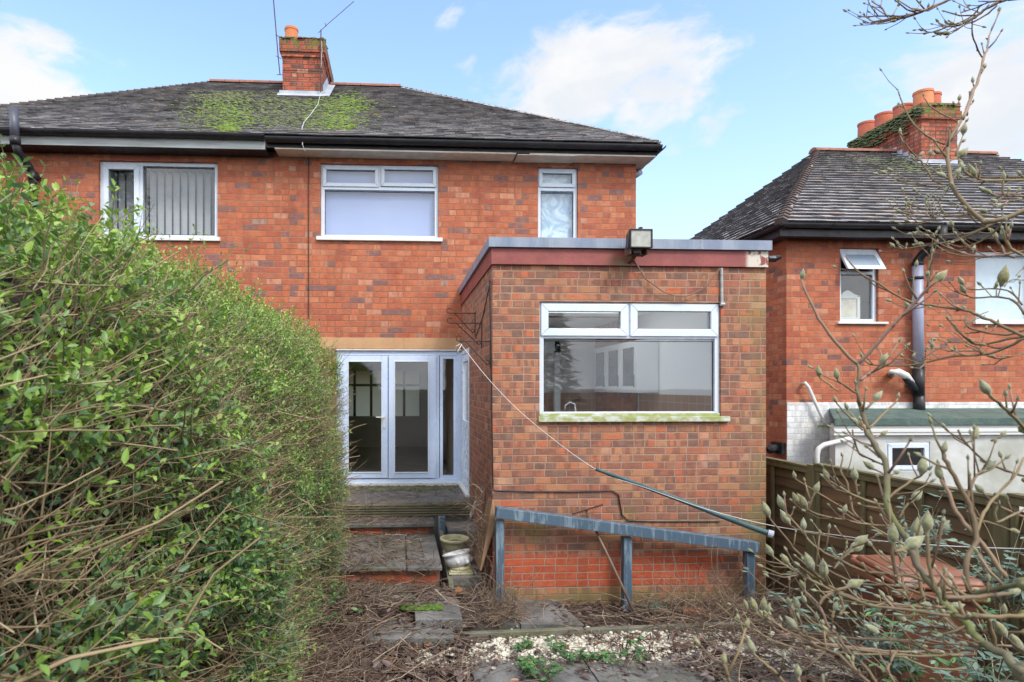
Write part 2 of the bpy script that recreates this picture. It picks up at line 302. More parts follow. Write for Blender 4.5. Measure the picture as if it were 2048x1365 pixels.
M['darker'] = plain('dim_room', (.05, .048, .045), (.07, .065, .06), 3, .9, 0)
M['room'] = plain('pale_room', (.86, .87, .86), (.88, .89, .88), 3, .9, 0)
M['roomfloor'] = plain('room_floor', (.34, .28, .22), (.40, .33, .27), 3, .6, 0)
M['cabinet'] = plain('cabinet_white', (.74, .76, .76), (.78, .80, .80), 3, .5, 0)
M['cabglass'] = plain('cabinet_glass', (.03, .04, .045), (.05, .055, .055), 3, .2, 0)
def tl(t, b):
    p = t.pos(); u = t.m('ADD', t.xyz(p)[0], t.xyz(p)[1]); z = t.xyz(p)[2]
    g = t.m('MINIMUM', t.m('PINGPONG', u, .1), t.m('PINGPONG', z, .1)); w = t.new('ShaderNodeTexWhiteNoise'); t.put(w.inputs['Vector'], t.comb(t.m('FLOOR', t.m('DIVIDE', u, .2)), t.m('FLOOR', t.m('DIVIDE', z, .2)), 0.))
    t.put(b.inputs['Base Color'], t.mix(t.sm(g, .002, .006), (.5, .46, .42), t.mix(w.outputs['Value'], (.38, .22, .15), (.46, .29, .21)))); b.inputs['Roughness'].default_value = .3
M['walltile'] = mat('kitchen_wall_tile', tl)
M['blind'] = plain('grey_blind', (.40, .40, .42), (.46, .46, .47), 2, .8, 0)
M['lav_blind'] = plain('lavender_blind', (.31, .38, .66), (.35, .42, .69), 1.2, .7, 0)  # colour stands in for sky reflected in the wide upper window
def frost(t, b):
    p = t.pos(); n = t.noise(p, 4.5, 6, .6, 1.2); t.put(b.inputs['Base Color'], t.mix(t.sm(n, .38, .62), (.27, .42, .60), (.62, .74, .84))); b.inputs['Roughness'].default_value = .25
M['frost'] = mat('frosted_glass', frost)
M['net'] = plain('net_curtain', (.52, .66, .80), (.68, .78, .87), 3, .5, 0, detail=7)
def creamblind(t, b):
    t.put(b.inputs['Base Color'], (.75, .66, .46)); tr = t.new('ShaderNodeBsdfTranslucent'); t.put(tr.inputs[0], (1.0, .93, .74)); mx = t.new('ShaderNodeMixShader'); mx.inputs[0].default_value = .92
    t.l.new(b.outputs[0], mx.inputs[1]); t.l.new(tr.outputs[0], mx.inputs[2]); return mx.outputs[0]
M['creamblind'] = mat('cream_blind', creamblind)
def glass(t, b):
    lw_ = t.new('ShaderNodeLayerWeight'); fr = t.m('ADD', .055, t.m('MULTIPLY', t.m('POWER', lw_.outputs['Facing'], 4.), .6))
    n = t.new('ShaderNodeBump'); n.inputs['Distance'].default_value = .004; n.inputs['Strength'].default_value = .25; t.put(n.inputs['Height'], t.noise(t.pos(), 1.6, 2))
    tr = t.new('ShaderNodeBsdfTransparent'); tr.inputs[0].default_value = (.95, .97, .97, 1); gl = t.new('ShaderNodeBsdfGlossy'); gl.inputs['Roughness'].default_value = .015; t.l.new(n.outputs[0], gl.inputs['Normal'])
    mx = t.new('ShaderNodeMixShader'); t.put(mx.inputs[0], fr); t.l.new(tr.outputs[0], mx.inputs[1]); t.l.new(gl.outputs[0], mx.inputs[2]); return mx.outputs[0]
M['glass'] = mat('window_glass', glass)
M['lampglass'] = plain('floodlight_glass', (.30, .31, .27), (.40, .41, .36), 20, .15, 0)
M['bag'] = plain('black_bag', (.02, .02, .025), (.05, .05, .055), 12, .25, .01)

# ---------------------------------------------------------------- object helpers
WL = {}
def tag(o, label=None, cat=None, group=None, kind=None):
    if label: o['label'] = label
    if cat: o['category'] = cat
    if group: o['group'] = group
    if kind: o['kind'] = kind
    return o
def thing(name, loc, label, cat, group=None):
    o = bpy.data.objects.new(name, None); C.objects.link(o); o.location = loc; o.empty_display_size = .1
    WL[o.name] = Vector(loc); return tag(o, label, cat, group)
def mesh(name, V, Fc, m, parent=None, smooth=False, rnd=None, bevel=0):
    V = np.asarray(V, dtype=np.float32).reshape(-1, 3)
    base = WL[parent.name] if parent is not None else Vector((0, 0, 0))
    if parent is None:      # a thing that is one mesh gets its origin at its own base
        base = Vector(((V[:, 0].min()+V[:, 0].max())/2, (V[:, 1].min()+V[:, 1].max())/2, V[:, 2].min()))
    V = V-np.array(base, dtype=np.float32)
    me = bpy.data.meshes.new(name)
    if isinstance(Fc, np.ndarray):
        n, k = Fc.shape; me.vertices.add(len(V)); me.vertices.foreach_set('co', V.ravel())
        me.loops.add(n*k); me.loops.foreach_set('vertex_index', Fc.astype(np.int32).ravel())
        me.polygons.add(n); me.polygons.foreach_set('loop_start', np.arange(0, n*k, k, dtype=np.int32))
        me.polygons.foreach_set('loop_total', np.full(n, k, dtype=np.int32)); me.update(calc_edges=True)
    else:
        me.from_pydata(V.tolist(), [], Fc); me.update()
    if rnd is not None:
        a = me.attributes.new('rnd', 'FLOAT', 'FACE'); a.data.foreach_set('value', np.asarray(rnd, dtype=np.float32))
    if smooth: me.polygons.foreach_set('use_smooth', np.ones(len(me.polygons), dtype=bool))
    me.materials.append(M[m] if isinstance(m, str) else m)
    o = bpy.data.objects.new(name, me); C.objects.link(o)
    if parent is not None: o.parent = parent
    else: o.location = base
    WL[o.name] = base
    if bevel:
        b = o.modifiers.new('bevel', 'BEVEL'); b.width = bevel; b.segments = 2; b.limit_method = 'ANGLE'; b.angle_limit = R(40)
    return o
class MB:
    def __init__(s): s.V = []; s.F = []; s.r = []
    def add(s, V, Fc, r=None):
        k = len(s.V); s.V += [tuple(v) for v in V]; s.F += [tuple(i+k for i in f) for f in Fc]; s.r += [random.random() if r is None else r]*len(Fc); return s
    def box(s, x0, x1, y0, y1, z0, z1, r=None):
        return s.add([(x0, y0, z0), (x1, y0, z0), (x1, y1, z0), (x0, y1, z0), (x0, y0, z1), (x1, y0, z1), (x1, y1, z1), (x0, y1, z1)],
                     [(3, 2, 1, 0), (4, 5, 6, 7), (0, 1, 5, 4), (1, 2, 6, 5), (2, 3, 7, 6), (3, 0, 4, 7)], r)
    def beam(s, a, b, w, h, up=(0, 0, 1)):
        a = Vector(a); b = Vector(b); d = (b-a).normalized(); sd = d.cross(Vector(up)).normalized(); u = sd.cross(d)
        V = [p+sd*i*w/2+u*j*h/2 for p in (a, b) for (i, j) in ((-1, -1), (1, -1), (1, 1), (-1, 1))]
        return s.add(V, [(0, 1, 2, 3), (7, 6, 5, 4), (0, 4, 5, 1), (1, 5, 6, 2), (2, 6, 7, 3), (3, 7, 4, 0)])
    def tube(s, pts, r, n=8, caps=True, rv=None):
        pts = [Vector(p) for p in pts]; rs = r if isinstance(r, (list, tuple)) else [r]*len(pts); V = []; up = None
        for i, p in enumerate(pts):
            d = (pts[min(i+1, len(pts)-1)]-pts[max(i-1, 0)]).normalized()
            if up is None: up = d.orthogonal().normalized()
            up = (up-d*up.dot(d)); up = up.normalized() if up.length > 1e-6 else d.orthogonal().normalized(); sd = d.cross(up)
            V += [p+(up*math.cos(2*math.pi*k/n)+sd*math.sin(2*math.pi*k/n))*rs[i] for k in range(n)]
        Fc = [(i*n+k, i*n+(k+1) % n, (i+1)*n+(k+1) % n, (i+1)*n+k) for i in range(len(pts)-1) for k in range(n)]
        if caps: Fc += [tuple(range(n))[::-1], tuple((len(pts)-1)*n+k for k in range(n))]
        return s.add(V, Fc, rv)
    def lathe(s, c, prof, n=24, sx=1, sy=1, tilt=None):
        V = []; c = Vector(c)
        for (r, z) in prof:
            for k in range(n):
                v = Vector((r*sx*math.cos(2*math.pi*k/n), r*sy*math.sin(2*math.pi*k/n), z))
                if tilt: v = tilt @ v
                V.append(c+v)
        Fc = [(i*n+k, i*n+(k+1) % n, (i+1)*n+(k+1) % n, (i+1)*n+k) for i in range(len(prof)-1) for k in range(n)]
        return s.add(V, Fc)
    def go(s, name, m, parent=None, smooth=False, bevel=0, rnd=False):
        return mesh(name, s.V, s.F, m, parent, smooth, s.r if rnd else None, bevel)

def wall(name, x0, x1, z0, z1, y, th, holes, m, parent, bevel=0):
    xs = sorted({x0, x1, *[v for h in holes for v in h[:2]]}); zs = sorted({z0, z1, *[v for h in holes for v in h[2:]]})
    def solid(i, j):
        if not (0 <= i < len(xs)-1 and 0 <= j < len(zs)-1): return False
        cx = (xs[i]+xs[i+1])/2; cz = (zs[j]+zs[j+1])/2
        return not any(h[0] < cx < h[1] and h[2] < cz < h[3] for h in holes)
    b = MB()
    for i in range(len(xs)-1):
        for j in range(len(zs)-1):
            if not solid(i, j): continue
            a, c, d, e = xs[i], xs[i+1], zs[j], zs[j+1]
            b.add([(a, y, d), (c, y, d), (c, y, e), (a, y, e)], [(0, 1, 2, 3)]); b.add([(a, y+th, d), (c, y+th, d), (c, y+th, e), (a, y+th, e)], [(3, 2, 1, 0)])
            if not solid(i-1, j): b.add([(a, y, d), (a, y, e), (a, y+th, e), (a, y+th, d)], [(0, 1, 2, 3)])
            if not solid(i+1, j): b.add([(c, y, d), (c, y, e), (c, y+th, e), (c, y+th, d)], [(3, 2, 1, 0)])
            if not solid(i, j-1): b.add([(a, y, d), (c, y, d), (c, y+th, d), (a, y+th, d)], [(3, 2, 1, 0)])
            if not solid(i, j+1): b.add([(a, y, e), (c, y, e), (c, y+th, e), (a, y+th, e)], [(0, 1, 2, 3)])
    return b.go(name, m, parent)
def ring(b, x0, x1, z0, z1, w, y0, y1):
    b.box(x0, x0+w, y0, y1, z0, z1); b.box(x1-w, x1, y0, y1, z0, z1); b.box(x0+w, x1-w, y0+.0005, y1-.0005, z0, z0+w); b.box(x0+w, x1-w, y0+.0005, y1-.0005, z1-w, z1)
def mitre_ring(b, x0, x1, z0, z1, w, y0, y1, g=.0012):
    # four mitred lengths with a hairline joint at each corner
    q = [((x0, z0), (x1, z0), (x1-w, z0+w), (x0+w, z0+w)), ((x1, z0), (x1, z1), (x1-w, z1-w), (x1-w, z0+w)), ((x1, z1), (x0, z1), (x0+w, z1-w), (x1-w, z1-w)), ((x0, z1), (x0, z0), (x0+w, z0+w), (x0+w, z1-w))]
    for a in q:
        cx = sum(p[0] for p in a)/4; cz = sum(p[1] for p in a)/4; (dx, dz_) = ((g, 0) if abs(a[0][0]-a[1][0]) > abs(a[0][1]-a[1][1]) else (0, g))
        pts = [(p[0]-dx*(1 if p[0] > cx else -1), p[1]-dz_*(1 if p[1] > cz else -1)) for p in a]
        b.add([(p[0], y, p[1]) for y in (y0, y1) for p in pts], [(0, 1, 2, 3), (7, 6, 5, 4), (0, 4, 5, 1), (1, 5, 6, 2), (2, 6, 7, 3), (3, 7, 4, 0)])
def rectpx(a, Y): return XA(a[0], Y), XA(a[1], Y), ZA((a[0]+a[1])/2, a[3], Y), ZA((a[0]+a[1])/2, a[2], Y)
# ----
def window(parent, r, Y, fixed, sashes, bars_v=(), bars_h=(), sill=None, m='upvc', fw=.055, rec=.05, sillm='paintwhite', label=None, name='window', glassm='glass', backing=None):
    """r and every pane in world x0,x1,z0,z1; the window is one part: frame, with sash, pane, sill, blind under it"""
    b = MB(); mitre_ring(b, *r, fw, Y+rec, Y+rec+.07)
    for (x, w, za, zb) in bars_v: b.box(x-w/2, x+w/2, Y+rec+.002, Y+rec+.068, za, zb)
    for (z, w, xa, xb) in bars_h: b.box(xa, xb, Y+rec+.003, Y+rec+.067, z-w/2, z+w/2)
    fr = b.go(name, m, parent, bevel=.004)
    if label: fr['label'] = label
    for s_ in sashes:
        b = MB(); mitre_ring(b, s_[0], s_[1], s_[2], s_[3], s_[4], Y+rec-.018, Y+rec+.05); b.go('sash', m, fr, bevel=.004)
        g = s_[4]-.01; b = MB(); b.box(s_[0]+g, s_[1]-g, Y+rec+.02, Y+rec+.026, s_[2]+g, s_[3]-g); b.go('pane', glassm, fr)
        b = MB(); ring(b, s_[0]+g+.006, s_[1]-g-.006, s_[2]+g+.006, s_[3]-g-.006, .006, Y+rec+.0125, Y+rec+.0185); b.go('gasket', 'black', fr)
    for f_ in fixed:
        b = MB(); b.box(f_[0]-.01, f_[1]+.01, Y+rec+.03, Y+rec+.036, f_[2]-.01, f_[3]+.01); b.go('pane', glassm, fr)
        b = MB(); ring(b, f_[0]-.002, f_[1]+.002, f_[2]-.002, f_[3]+.002, .007, Y+rec+.0225, Y+rec+.0285); b.go('gasket', 'black', fr)
    if sill:
        x0, x1, z0, z1 = sill; b = MB(); b.box(x0, x1, Y-.045, Y+rec+.002, z0, z1); s_ = b.go('sill', sillm, fr, bevel=.005)
    return fr

# ================================================================ THE SETTING
YH, YE, ZE = 9.0, 6.0, 5.80
def gridmesh(name, x0, x1, y0, y1, nx, ny, fz, m, kind=None):
    xs = np.linspace(x0, x1, nx); ys = np.linspace(y0, y1, ny); X, Y = np.meshgrid(xs, ys); Z = fz(X, Y)
    V = np.stack([X, Y, Z], -1).reshape(-1, 3); i = np.arange((ny-1)*nx).reshape(ny-1, nx)[:, :-1].ravel()
    return tag(mesh(name, V, np.stack([i, i+1, i+nx+1, i+nx], 1), m, smooth=True), kind=kind)
b = MB(); b.add([(-600, -600, -.14), (600, -600, -.14), (600, 900, -.14), (-600, 900, -.14)], [(0, 1, 2, 3)]); tag(b.go('ground', 'soil'), kind='structure')
def hills(X, Y, s=0):
    Z = 0
    for k, (fx, fy) in enumerate([(1.3, 2.1), (3.1, 2.7), (6.3, 7.1), (13, 11), (27, 23)]): Z = Z+np.sin(X*fx+k*1.7+s)*np.cos(Y*fy+k*2.3+s)/(1+k*1.4)
    return Z
def gz(X, Y):
    # litter heaped in front of the lowest step, falling to the kerb; level bed elsewhere
    heap = np.clip((Y-4.7)/1.3, 0, 1)*np.clip((1.0-X)/.25, 0, 1)*.20
    return heap+hills(X, Y)*.012-.012
gridmesh('garden_soil', -4, 4.05, .2, 6.05, 260, 200, gz, 'soil', 'structure')

# slabs in the foreground and by the wall
def slabs(rects, name='path', th=.05, m='slab'):
    b = MB()
    for (x0, x1, y0, y1, z) in rects: b.box(x0, x1, y0, y1, z-th, z)
    return tag(b.go(name, m, bevel=.008), kind='structure')
slabs([(.55, 1.46, 3.7, 4.86, .025), (1.475, 2.36, 3.72, 4.87, .018), (2.375, 3.0, 3.7, 4.86, .024), (.5, 1.45, 2.6, 3.68, .02), (1.47, 2.4, 2.6, 3.69, .022)])
kx0, kx1 = XA(845, 5.5), XA(1500, 5.55)
b = MB()
q = [(PG(905, 1197, .05), PG(1110, 1197, .05), PG(1168, 1250, .05), PG(930, 1250, .05))]
for (a, b2, c, d) in q:
    mid0 = a.lerp(b2, .42); mid1 = d.lerp(c, .46)
    for (A, B, Cc, D) in ((a, mid0, mid1, d), (mid0+Vector((.012, 0, .004)), b2, c, mid1+Vector((.012, 0, .004)))):
        V = [A, B, Cc, D]; b.add([v-Vector((0, 0, .06)) for v in V]+V, [(3, 2, 1, 0), (4, 5, 6, 7), (0, 1, 5, 4), (1, 2, 6, 5), (2, 3, 7, 6), (3, 0, 4, 7)])
tag(b.go('path', 'slab'), kind='structure')

# steps up to the door
xL, xR = -1.25, XA(884, 6.03)
st = thing('concrete_steps', ((xL+xR)/2, 6.8, 0), 'mossy concrete steps with orange brick risers covered in dead stems', 'steps')
xRd = .93
b = MB(); b.box(xL-.4, xRd-.004, 7.69, YH-.002, .0, .72); b.go('landing', 'slab', st, bevel=.006)
b = MB()
for k in range(5): b.box(xL-.4, xRd-.006, 7.645, 7.6815, .562+k*.032, .562+k*.032+.019)
b.box(xL-.4, xRd-.007, 7.682, 7.689, .56, .722); b.go('grooved_edge_board', 'deckwood', st)
b = MB(); b.box(xL, xR, 7.30, 7.66, .495, .545); b.go('tread', 'slab', st, bevel=.01)
b = MB(); b.box(xL+.02, xR-.02, 7.35, 7.66, .0, .494); b.go('riser', 'step_brick', st)
b = MB()
for (x0, x1) in ((xL, -.62), (-.61, .06), (.07, xR)): b.box(x0, x1, 6.0+random.uniform(-.008, .008), 7.345, .358, .405+random.uniform(-.003, .003))
b.go('tread', 'slab', st, bevel=.01)
b = MB(); b.box(xL+.02, xR-.02, 6.06, 7.3, .0, .357); b.go('riser', 'step_brick', st)
b = MB()
for (x0, x1, y0, y1, z) in ((xL, -.5, 5.6, 6.05, .21), (-.49, .12, 5.62, 6.05, .215), (.13, xR+.12, 5.2, 6.05, .19), (-.3, .45, 4.98, 5.6, .12)): b.box(x0, x1, y0, y1, -.02, z)
b.go('bottom_slab', 'slab', st, bevel=.01)
# kerbs
kb = MB()
def kerb(px0, px1, Y0, Y1, z0, z1):
    b = MB(); a = Vector((XA(px0, Y0), Y0, (z0+z1)/2)); c = Vector((XA(px1, Y1), Y1, (z0+z1)/2)); b.beam(a, c, .055, z1-z0); return b
k1 = kerb(846, 1166, 5.14, 5.2, -.05, .085).go('kerb', 'kerb', bevel=.006); tag(k1, 'long mossy concrete edging kerb between the paving slabs and the white gravel', 'kerb')
k2 = kerb(1169, 1490, 5.21, 5.27, -.05, .075).go('kerb', 'kerb', bevel=.006); tag(k2, 'concrete edging kerb along the soil bed under the blue handrail', 'kerb')
b = MB(); b.beam(P(882, 1068, 7.2), P(905, 1193, 5.85), .05, .10); k3 = b.go('kerb', 'kerb', bevel=.006); tag(k3, 'narrow mossy concrete edging running up the right side of the steps', 'kerb')

# ================================================================ MAIN HOUSE
XP = -1.357; HX0, HX1 = -7.35, XA(1272, YH)
house = thing('semi_detached_house', ((HX0+HX1)/2, YH, .6), 'orange brick semi-detached pair of houses with a mossy hipped tiled roof', 'house')
wL = rectpx((197, 435, 323, 476), YH); wM = rectpx((641, 877, 329, 477), YH); wS = rectpx((1076, 1156, 335, 481), YH); dR = rectpx((672, 923, 702, 968), YH)
wall('wall', HX0, HX1, .0, ZE-.12, YH, .11, [wL, wM, wS, (dR[0], .925, dR[2], dR[3]), (1.06, 3.40, .77, 3.27)], 'house_brick', house)
b = MB(); b.box(HX1-.11, HX1-.0005, YH+.1105, 15.8, 0, ZE-.12); b.go('side_wall', 'house_brick', house); b = MB(); b.box(HX0, HX0+.11, YH+.1105, 15.8, 0, ZE-.12); b.go('side_wall', 'house_brick', house)
wall('rear_wall', HX0, HX1, .0, ZE-.12, 15.8, .11, [(-1.9, .5, 1.45, 2.65)], 'house_brick', house)
# soldier course over the windows
def soldier(x0, x1, z0, z1, y, parent, step=.08):
    b = MB(); x = x0
    while x < x1-.01:
        b.box(x+.004, x+step-.004, y-.004-random.random()*.003, y+.02, z0+.004, z1-.004); x += step
    return b
def soldm(t, b):
    a = t.new('ShaderNodeAttribute', attribute_name='rnd').outputs['Fac']; p = t.pos()
    t.put(b.inputs['Base Color'], t.mix(t.sm(t.noise(p, 25, 4), .4, .7, 0, .5), t.ramp(a, [(0, (.28, .08, .045)), (.5, (.40, .13, .06)), (1, (.46, .18, .085))]), (.22, .09, .06))); b.inputs['Roughness'].default_value = .85; bump(t, b, t.noise(p, 60, 4), .003)
M['soldier'] = mat('soldier_brick', soldm)
for w_ in (wL, wM, wS): soldier(w_[0]-.08, w_[1]+.08, w_[3]+.012, w_[3]+.19, YH, house).go('soldier_course', 'soldier', house, rnd=True)
z0, z1 = ZA(790, 699, YH), ZA(790, 676, YH)
b = MB(); b.box(-1.55, XA(808, YH)-.002, YH-.006, YH+.05, z0+.006, z1); b.box(XA(808, YH)+.002, XA(920, YH)-.002, YH-.006, YH+.05, z0+.006, z1); b.go('lintel', 'sand', house, bevel=.003)

def blackline(): pass
# windows of the house
def R4(a, b_, c, d, Y=YH): return rectpx((a, b_, c, d), Y)
f = window(house, wL, YH, [R4(287, 427, 333, 468)], [(*R4(204, 276, 327, 474), .075)], bars_v=[((XA(279, YH)), .05, wL[2]+.05, wL[3]-.05)], sill=(wL[0]-.0, XA(441, YH), wL[2]-.045, wL[2]+.012), label='window with grey vertical blinds')
b = MB(); x = wL[0]+.1
while x < wL[1]-.06:
    a = R(52)
    for k in range(6):
        u0 = -.05+.1*k/6; u1 = u0+.1/6; cr = lambda u: .012*math.cos(u/.05*math.pi/2)
        p0 = (x+u0*math.cos(a)-cr(u0)*math.sin(a), YH+.26+u0*math.sin(a)+cr(u0)*math.cos(a)); p1 = (x+u1*math.cos(a)-cr(u1)*math.sin(a), YH+.26+u1*math.sin(a)+cr(u1)*math.cos(a))
        b.add([(*p0, wL[2]+.03), (*p1, wL[2]+.03), (*p1, wL[3]-.07), (*p0, wL[3]-.07)], [(0, 1, 2, 3)])
    x += .115
b.go('vertical_blind', 'blind', f, smooth=True)
def lavwin(r, panes_fixed, sashes, bv, bh, sill, panelm, label, glassm='glass'):
    f = window(house, r, YH, panes_fixed, sashes, bv, bh, sill, label=label, glassm=glassm)
    if panelm:
        b = MB(); b.box(r[0]+.03, r[1]-.03, YH+.16, YH+.165, r[2]+.03, r[3]-.03); b.go('blind', panelm, f)  # flat panel behind the glass; the lavender one paints in reflected sky
    return f
zt = (ZA(760, 373, YH)+ZA(760, 378, YH))/2
lavwin(wM, [R4(649, 870, 381, 472)], [(*R4(645, 757, 331, 372), .055), (*R4(762, 873, 331, 372), .055)], [(XA(759, YH), .04, zt, wM[3]-.05)], [(zt, .05, wM[0]+.05, wM[1]-.05)],
       (XA(633, YH), XA(885, YH), wM[2]-.045, wM[2]+.012), 'lav_blind', 'wide window with pale lavender blind behind')
zt = (ZA(1115, 374, YH)+ZA(1115, 380, YH))/2
lavwin(wS, [R4(1084, 1148, 384, 476)], [(*R4(1079, 1153, 338, 373), .055)], [], [(zt, .05, wS[0]+.05, wS[1]-.05)], (XA(1072, YH), XA(1160, YH), wS[2]-.045, wS[2]+.012), 'frost', 'narrow window with frosted pane')
# french doors
fr = MB(); mitre_ring(fr, *dR, .07, YH+.02, YH+.10); xm = XA(872, YH); fr.box(xm-.05, xm+.05, YH+.022, YH+.098, dR[2]+.07, dR[3]-.07)
dframe = fr.go('door_frame', 'upvc_door', house, bevel=.004)
pn = R4(886, 905, 716, 957); b = MB(); b.box(pn[0]-.01, pn[1]+.01, YH+.06, YH+.066, pn[2]-.01, pn[3]+.01); b.go('pane', 'glass', dframe)
b = MB(); b.box(dR[0]+.07, pn[0], YH+.055, YH+.07, dR[3]-.1, dR[3]-.07); b.go('head_rail', 'upvc_door', dframe)
b = MB(); ring(b, pn[0]-.045, dR[1]-.071, dR[2]+.07, dR[3]-.07, .045, YH+.03, YH+.09); b.go('side_panel_frame', 'upvc_door', dframe)
b = MB(); b.box(dR[0]-.02, dR[1]+.01, YH-.05, YH+.019, dR[2]-.03, dR[2]+.022); b.go('threshold', 'paintwhite', dframe, bevel=.004)
b = MB(); b.box(dR[0], dR[1], YH-.02, YH+.019, dR[3]+.002, dR[3]+.02); b.go('drip_rail', 'paintwhite', dframe, bevel=.003)
for (d, g) in (((680, 776, 712, 957), (697, 763, 724, 945)), ((777, 873, 712, 957), (790, 856, 724, 945))):
    D = R4(*d); G = R4(*g); b = MB(); b.box(D[0], G[0], YH+.0, YH+.06, D[2], D[3]); b.box(G[1], D[1]-.003, YH+.0, YH+.06, D[2], D[3]); b.box(G[0], G[1], YH+.001, YH+.059, D[2], G[2]); b.box(G[0], G[1], YH+.001, YH+.059, G[3], D[3])
    dd = b.go('french_door', 'upvc_door', house, bevel=.006)
    b = MB(); ring(b, G[0]-.015, G[1]+.015, G[2]-.015, G[3]+.015, .017, YH-.008, YH-.0005); b.go('glazing_bead', 'upvc', dd, bevel=.003)
    b = MB(); b.box(G[0]-.01, G[1]+.01, YH+.03, YH+.036, G[2]-.01, G[3]+.01); b.go('pane', 'glass', dd)
    if d[0] == 680:
        h = P(768, 835, YH-.0); b = MB(); b.box(h.x-.016, h.x+.016, YH-.014, YH-.001, h.z-.16, h.z+.03); b.tube([(h.x, YH-.01, h.z), (h.x, YH-.05, h.z), (h.x-.12, YH-.055, h.z+.004)], .010, 8); b.go('handle', 'paintwhite', dd, smooth=False)
# rooms behind the glass
def room(name, x0, x1, y0, y1, z0, z1, m, parent, mf='roomfloor', back=True, hole=None):
    b = MB(); b.add([(x0, y0, z0), (x0, y1, z0), (x0, y1, z1), (x0, y0, z1)], [(0, 1, 2, 3)]); b.add([(x1, y0, z0), (x1, y1, z0), (x1, y1, z1), (x1, y0, z1)], [(3, 2, 1, 0)])
    b.add([(x0, y0, z1), (x1, y0, z1), (x1, y1, z1), (x0, y1, z1)], [(0, 1, 2, 3)])
    if back: b.add([(x0, y1, z0), (x1, y1, z0), (x1, y1, z1), (x0, y1, z1)], [(0, 1, 2, 3)])
    o = b.go(name, m, parent); b = MB(); b.add([(x0, y0, z0), (x1, y0, z0), (x1, y1, z0), (x0, y1, z0)], [(0, 1, 2, 3)]); b.go('room_floor', mf, parent); return o
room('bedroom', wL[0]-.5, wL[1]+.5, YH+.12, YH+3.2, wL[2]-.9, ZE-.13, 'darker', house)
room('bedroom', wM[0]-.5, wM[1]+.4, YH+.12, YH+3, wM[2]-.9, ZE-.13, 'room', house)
room('bathroom', wS[0]-.5, wS[1]+.4, YH+.12, YH+2, wS[2]-.9, ZE-.13, 'room', house)
room('living_room', -2.6, .88, YH+.12, 14.6, dR[2], 3.1, 'living', house, back=False)
wall('living_room_end_wall', -2.6, .88, dR[2], 3.1, 14.6, .05, [(-1.9, .5, 1.5, 2.6)], 'living', house)
b = MB()
for k in range(6):
    x0 = -1.86+k*.4; b.box(x0-.02, x0+.37, 14.655, 14.658, 1.49, 2.61)
b.go('cream_blind', 'creamblind', house)
b = MB()
for k in range(7): b.box(-1.9+k*.4-.03, -1.9+k*.4+.03, 14.62, 14.66, 1.5, 2.6)
b.box(-1.9, .5, 14.615, 14.625, 2.22, 2.28); b.go('bay_window_bars', 'iron', house)

# roof
def tile_plane(b, A, B, Cc, D, gauge=.105, tw=.167, th=.017, ext=.03):
    A, B, Cc, D = map(Vector, (A, B, Cc, D)); u = (B-A).normalized(); n = u.cross((D-A)).normalized()
    if n.z < 0: n = -n
    s = n.cross(u).normalized(); s = s if s.z > 0 else -s; L = (D-A).dot(s); W0 = (B-A).length; lu = (D-A).dot(u); ru = (Cc-A).dot(u); r = 0; d = -.03
    while d < L:
        k0 = max(d, 0)/L; l_ = lu*k0-ext; r_ = W0+(ru-W0)*k0+ext; o = (r % 2)*tw/2+random.uniform(-.012, .012); x = l_-((l_-o) % tw); wav = .004*math.sin(r*.9)
        while x < r_:
            a0 = max(x, l_); a1 = min(x+tw-.003, r_)
            if a1-a0 > .02:
                j = random.uniform(-.003, .004)+wav*math.sin(x*2.1); j2 = j+random.uniform(-.002, .002); dd = d+random.uniform(-.006, .004); f0 = .022+th; bk = .012
                e0 = dd; e1 = min(d+gauge+.05, L+.02)
                kk = min(e1, L)/L; b0 = min(max(a0, lu*kk-ext), a1); b1 = max(min(a1, W0+(ru-W0)*kk+ext), b0)
                V = [A+u*a+s*e+n*h for (a, e, h) in ((a0, e0, f0-th+j), (a1, e0, f0-th+j2), (b1, e1, bk-th+j2), (b0, e1, bk-th+j), (a0, e0, f0+j), (a1, e0, f0+j2), (b1, e1, bk+j2), (b0, e1, bk+j))]
                rv = random.random(); b.add(V, [(4, 5, 6, 7), (1, 2, 6, 5), (3, 0, 4, 7)], rv); b.F.append(tuple(len(b.V)-8+q_ for q_ in (0, 1, 5, 4))); b.r.append(rv-2)  # negative value marks the front edge, which gets the painted shade colour
            x += tw
        d += gauge; r += 1
    b.add([A, B, Cc, D], [(0, 1, 2, 3)])
def hip_roof(parent, x0, x1, y0, y1, ze, rx0, rx1, yr, zr, m_='tile', **kw):
    b = MB()
    tile_plane(b, (x0, y0, ze), (x1, y0, ze), (rx1, yr, zr), (rx0, yr, zr), **kw)
    tile_plane(b, (x1, y0, ze), (x1, y1, ze), (rx1, yr, zr), (rx1, yr, zr), **kw)
    tile_plane(b, (x0, y1, ze), (x0, y0, ze), (rx0, yr, zr), (rx0, yr, zr), **kw)
    b.add([(x0, y1, ze), (x1, y1, ze), (rx1, yr, zr), (rx0, yr, zr)], [(0, 1, 2, 3)])
    return b.go('roof', m_, parent, rnd=True)
EX0, EX1, EY0, EY1 = -7.62, XA(1316, 8.68), 8.68, 15.92; RX0, RX1, YR, ZR = -3.75, -.03, 12.3, 8.32
roof = hip_roof(house, EX0, EX1, EY0, EY1, ZE, RX0, RX1, YR, ZR)
